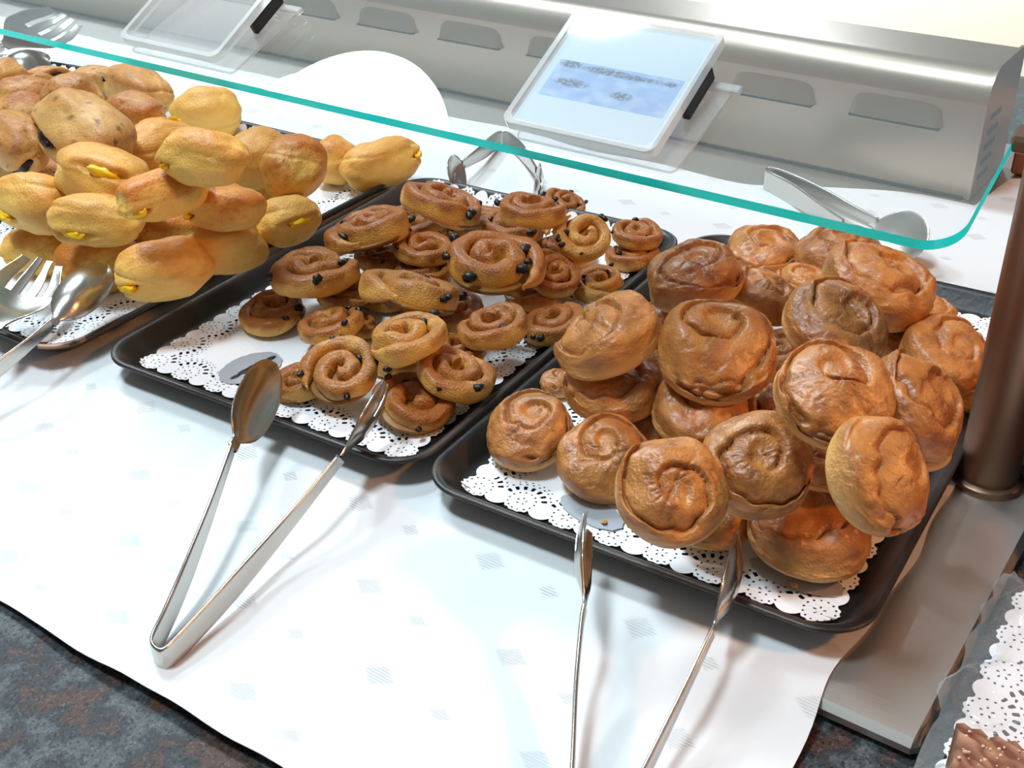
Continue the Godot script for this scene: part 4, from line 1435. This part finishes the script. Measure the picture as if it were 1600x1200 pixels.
	raisin_swirl(Vector3(-0.4171, 0.0337, -0.5164), Vector3(2.9, 35.6, -16.7), Vector3(0.0291, 0.0084, 0.0291), 0.40, 31, "raisin swirl hanging over the right front with its rim turned to the viewer")
	raisin_swirl(Vector3(-0.4927, 0.045, -0.5728), Vector3(-16.7, 35.6, -15), Vector3(0.0392, 0.0114, 0.0392), 0.35, 32, "long looking raisin swirl tipped on edge across the middle of its pile")
	raisin_swirl(Vector3(-0.4774, 0.032, -0.4772), Vector3(21.8, 35.6, 5.3), Vector3(0.0286, 0.0083, 0.0286), 0.30, 33, "front raisin swirl facing the viewer with a wide open coil and yellow custard")
	raisin_swirl(Vector3(-0.4487, 0.0529, -0.5086), Vector3(-2.9, 35.6, 6.8), Vector3(0.0292, 0.0085, 0.0292), 0.20, 34, "pale topped raisin swirl lying above the front one")
	raisin_swirl(Vector3(-0.4684, 0.0504, -0.6321), Vector3(6.8, 35.6, -4.5), Vector3(0.0394, 0.0114, 0.0394), 0.50, 35, "largest raisin swirl, in the centre with a black raisin filled coil")
	coil_bun(Vector3(-0.2898, 0.0215, -0.555), Vector3(0, 35.6, 0), Vector3(0.0265, 0.0132, 0.0265), 0.80, 1, Vector3(0.07, -0.18, 0), "glazed coil bun buried at the left under the smooth one")
	coil_bun(Vector3(-0.2475, 0.0229, -0.5936), Vector3(0, 35.6, 0), Vector3(0.0286, 0.0143, 0.0286), 0.80, 2, Vector3(0.01, 0.13, 0), "glazed coil bun buried on the doily under the largest one")
	coil_bun(Vector3(-0.2059, 0.0397, -0.5772), Vector3(0, 35.6, 0), Vector3(0.0273, 0.0137, 0.0273), 0.80, 3, Vector3(-0.12, -0.17, 0.5), "glazed coil bun buried behind the front snail coil")
	coil_bun(Vector3(-0.1642, 0.0508, -0.5571), Vector3(0, 35.6, 0), Vector3(0.0246, 0.0123, 0.0246), 0.80, 4, Vector3(-0.21, -0.19, 0), "glazed coil bun buried under the round glossy one")
	coil_bun(Vector3(-0.2345, 0.0204, -0.5205), Vector3(0, 35.6, 0), Vector3(0.0234, 0.0117, 0.0234), 0.80, 5, Vector3(0.22, -0.07, 0.9), "glazed coil bun buried between the two front ones")
	coil_bun(Vector3(-0.1318, 0.0667, -0.5505), Vector3(0, 35.6, 0), Vector3(0.0217, 0.0108, 0.0217), 0.80, 6, Vector3(0.15, 0.06, 0.5), "glazed coil bun buried beneath the tall leaning one")
	coil_bun(Vector3(-0.2423, 0.0234, -0.7144), Vector3(0, 35.6, 0), Vector3(0.0304, 0.0152, 0.0304), 0.80, 7, Vector3(0.02, -0.15, 0.9), "glazed coil bun buried under the dark knotted one")
	coil_bun(Vector3(-0.3376, 0.0219, -0.6776), Vector3(0, 35.6, 0), Vector3(0.0277, 0.0139, 0.0277), 0.80, 8, Vector3(0.06, 0.1, 0.5), "glazed coil bun buried at the left under the pointed one")
	coil_bun(Vector3(-0.1891, 0.0247, -0.7046), Vector3(0, 35.6, 0), Vector3(0.0269, 0.0134, 0.0269), 0.80, 9, Vector3(-0.09, 0.14, 0), "glazed coil bun buried beside the orange one")
	coil_bun(Vector3(-0.3296, 0.0249, -0.8043), Vector3(8.5, 35.6, -2.8), Vector3(0.0309, 0.0155, 0.0309), 0.35, 10, Vector3(0, 0, 0), "glazed coil bun at the back left corner of the right pile")
	coil_bun(Vector3(-0.274, 0.0346, -0.8104), Vector3(5.7, 35.6, 5.7), Vector3(0.0314, 0.0157, 0.0314), 0.75, 11, Vector3(0.23, -0.21, 0.9), "wrinkled dark glazed coil bun at the back under the glass edge")
	coil_bun(Vector3(-0.1946, 0.0181, -0.7889), Vector3(0, 35.6, 0), Vector3(0.0196, 0.0098, 0.0196), 0.15, 12, Vector3(-0.19, -0.08, 0.5), "pale glazed coil bun showing a sliver at the back right")
	coil_bun(Vector3(-0.2796, 0.0321, -0.7614), Vector3(5.7, 35.6, -0), Vector3(0.0204, 0.0102, 0.0204), 0.10, 13, Vector3(-0.12, 0.13, 0), "small pale glazed coil bun glimpsed between the back ones")
	coil_bun(Vector3(-0.1389, 0.0202, -0.6978), Vector3(-5.7, 35.6, -5.7), Vector3(0.022, 0.011, 0.022), 0.10, 14, Vector3(0.18, 0.08, 0), "pale underside glazed coil bun at the right rim behind the post")
	coil_bun(Vector3(-0.3676, 0.0151, -0.5665), Vector3(0, 35.6, 0), Vector3(0.0128, 0.0064, 0.0128), 0.60, 15, Vector3(0.17, -0.14, 0), "sliver of a glazed coil bun at the left rim of the right tray")
	coil_bun(Vector3(-0.1895, 0.0468, -0.6904), Vector3(5.7, 35.6, -0), Vector3(0.0201, 0.01, 0.0201), 0.60, 16, Vector3(0.1, 0.07, 0), "shaded glazed coil bun deep between the right ones")
	coil_bun(Vector3(-0.2498, 0.0265, -0.6608), Vector3(0, 35.6, 0), Vector3(0.0262, 0.0131, 0.0262), 0.90, 17, Vector3(0.03, -0.11, 0.9), "dark shaded glazed coil bun deep in the centre")
	coil_bun(Vector3(-0.213, 0.021, -0.4836), Vector3(-5.7, 35.6, 0), Vector3(0.0215, 0.0108, 0.0215), 0.60, 18, Vector3(0.17, -0.23, 0.5), "bottom glazed coil bun showing only its edge under the two front ones")
	coil_bun(Vector3(-0.1695, 0.0627, -0.5166), Vector3(11.3, 35.6, -5.6), Vector3(0.0225, 0.0113, 0.0225), 0.60, 19, Vector3(-0.05, 0.02, 0.9), "shaded glazed coil bun in the dark gap behind the front coil")
	coil_bun(Vector3(-0.2522, 0.0436, -0.5476), Vector3(5.7, 35.6, -2.8), Vector3(0.0308, 0.0154, 0.0308), 0.55, 20, Vector3(0, 0, 0.3), "smooth glazed coil bun beneath the largest one")
	coil_bun(Vector3(-0.3296, 0.0198, -0.6263), Vector3(11.3, 35.6, -5.6), Vector3(0.0211, 0.0105, 0.0211), 0.70, 21, Vector3(-0.11, -0.09, 0.9), "brown glazed coil bun squeezed behind the tilted crescent one")
	coil_bun(Vector3(-0.3098, 0.0457, -0.5393), Vector3(2.9, 35.6, 1.1), Vector3(0.0298, 0.0149, 0.0298), 0.50, 22, Vector3(-0.1, 0, 0), "glazed coil bun lying flat beneath the tilted crescent one")
	coil_bun(Vector3(-0.1513, 0.0515, -0.6762), Vector3(19.3, 35.6, -13.3), Vector3(0.0288, 0.0144, 0.0288), 0.45, 23, Vector3(0.2, 0, 0), "orange glazed coil bun at the far right beside the post")
	coil_bun(Vector3(-0.2876, 0.0442, -0.7037), Vector3(5.7, 35.6, -24.1), Vector3(0.0266, 0.0133, 0.0266), 0.65, 24, Vector3(0.1, -0.01, 0), "folded glazed coil bun wedged behind the largest one")
	coil_bun(Vector3(-0.3247, 0.0602, -0.6721), Vector3(5.7, 35.6, 14), Vector3(0.0331, 0.0166, 0.0331), 0.70, 25, Vector3(0.2, 0, 0.5), "pointed glazed coil bun at the top left of the right pile")
	coil_bun(Vector3(-0.2053, 0.0785, -0.6939), Vector3(11.3, 35.6, -16.4), Vector3(0.0363, 0.0181, 0.0363), 0.40, 26, Vector3(0.1, 0, 0.9), "broad cracked glazed coil bun at the top right")
	coil_bun(Vector3(-0.3429, 0.0262, -0.4951), Vector3(16.7, 35.6, 16), Vector3(0.0273, 0.0136, 0.0273), 0.60, 27, Vector3(0.3, -0.25, 0), "shiny glazed coil bun at the front left corner with a thick outer roll")
	coil_bun(Vector3(-0.2893, 0.0263, -0.4949), Vector3(26.6, 35.6, 5.1), Vector3(0.0271, 0.0136, 0.0271), 0.50, 28, Vector3(0.1, -0.2, 0.6), "glazed coil bun with a pale bare patch at its lower end")
	coil_bun(Vector3(-0.3158, 0.0778, -0.5415), Vector3(1.1, 35.6, 22.8), Vector3(0.0324, 0.0162, 0.0324), 0.35, 29, Vector3(-0.2, 0.05, 0.6), "tilted crescent shaped glazed coil bun at the left of the largest one")
	coil_bun(Vector3(-0.1629, 0.0258, -0.4985), Vector3(0, 35.6, -5.7), Vector3(0.0327, 0.0164, 0.0327), 0.55, 30, Vector3(-0.1, -0.35, 1), "low front glazed coil bun with a dark hollow on top")
	coil_bun(Vector3(-0.1294, 0.0972, -0.536), Vector3(26.6, 35.6, -33.9), Vector3(0.029, 0.0145, 0.029), 0.65, 31, Vector3(0.1, -0.2, 0.5), "tall glazed coil bun leaning to the right beside the post")
	coil_bun(Vector3(-0.1881, 0.0728, -0.4766), Vector3(31, 35.6, -2.5), Vector3(0.0288, 0.0144, 0.0288), 0.60, 32, Vector3(0, 0.05, 0), "front glazed coil bun with a clear snail coil, right of the roughest one")
	coil_bun(Vector3(-0.2088, 0.0777, -0.629), Vector3(19.3, 35.6, -15.8), Vector3(0.0322, 0.0161, 0.0322), 0.80, 33, Vector3(0.25, -0.1, 0.9), "dark knotted glazed coil bun right of the largest one")
	coil_bun(Vector3(-0.2123, 0.0747, -0.4311), Vector3(38.7, 35.6, 0), Vector3(0.0282, 0.0141, 0.0282), 0.45, 34, Vector3(0, 0.1, 0.4), "roughest glazed coil bun at the front, facing the viewer")
	coil_bun(Vector3(-0.1598, 0.1151, -0.495), Vector3(24.2, 35.6, -5.2), Vector3(0.0294, 0.0147, 0.0294), 0.55, 35, Vector3(-0.05, -0.3, 0), "round glossy glazed coil bun in the right centre")
	coil_bun(Vector3(-0.1231, 0.101, -0.4629), Vector3(42, 35.6, -33.8), Vector3(0.0287, 0.0143, 0.0287), 0.30, 36, Vector3(0.4, -0.15, 0), "bright orange glazed coil bun standing at the right front rim")
	coil_bun(Vector3(-0.253, 0.0803, -0.56), Vector3(26.6, 35.6, 0), Vector3(0.0349, 0.0175, 0.0349), 0.45, 37, Vector3(0.05, -0.42, 0), "largest glazed coil bun, round and smooth in the centre")
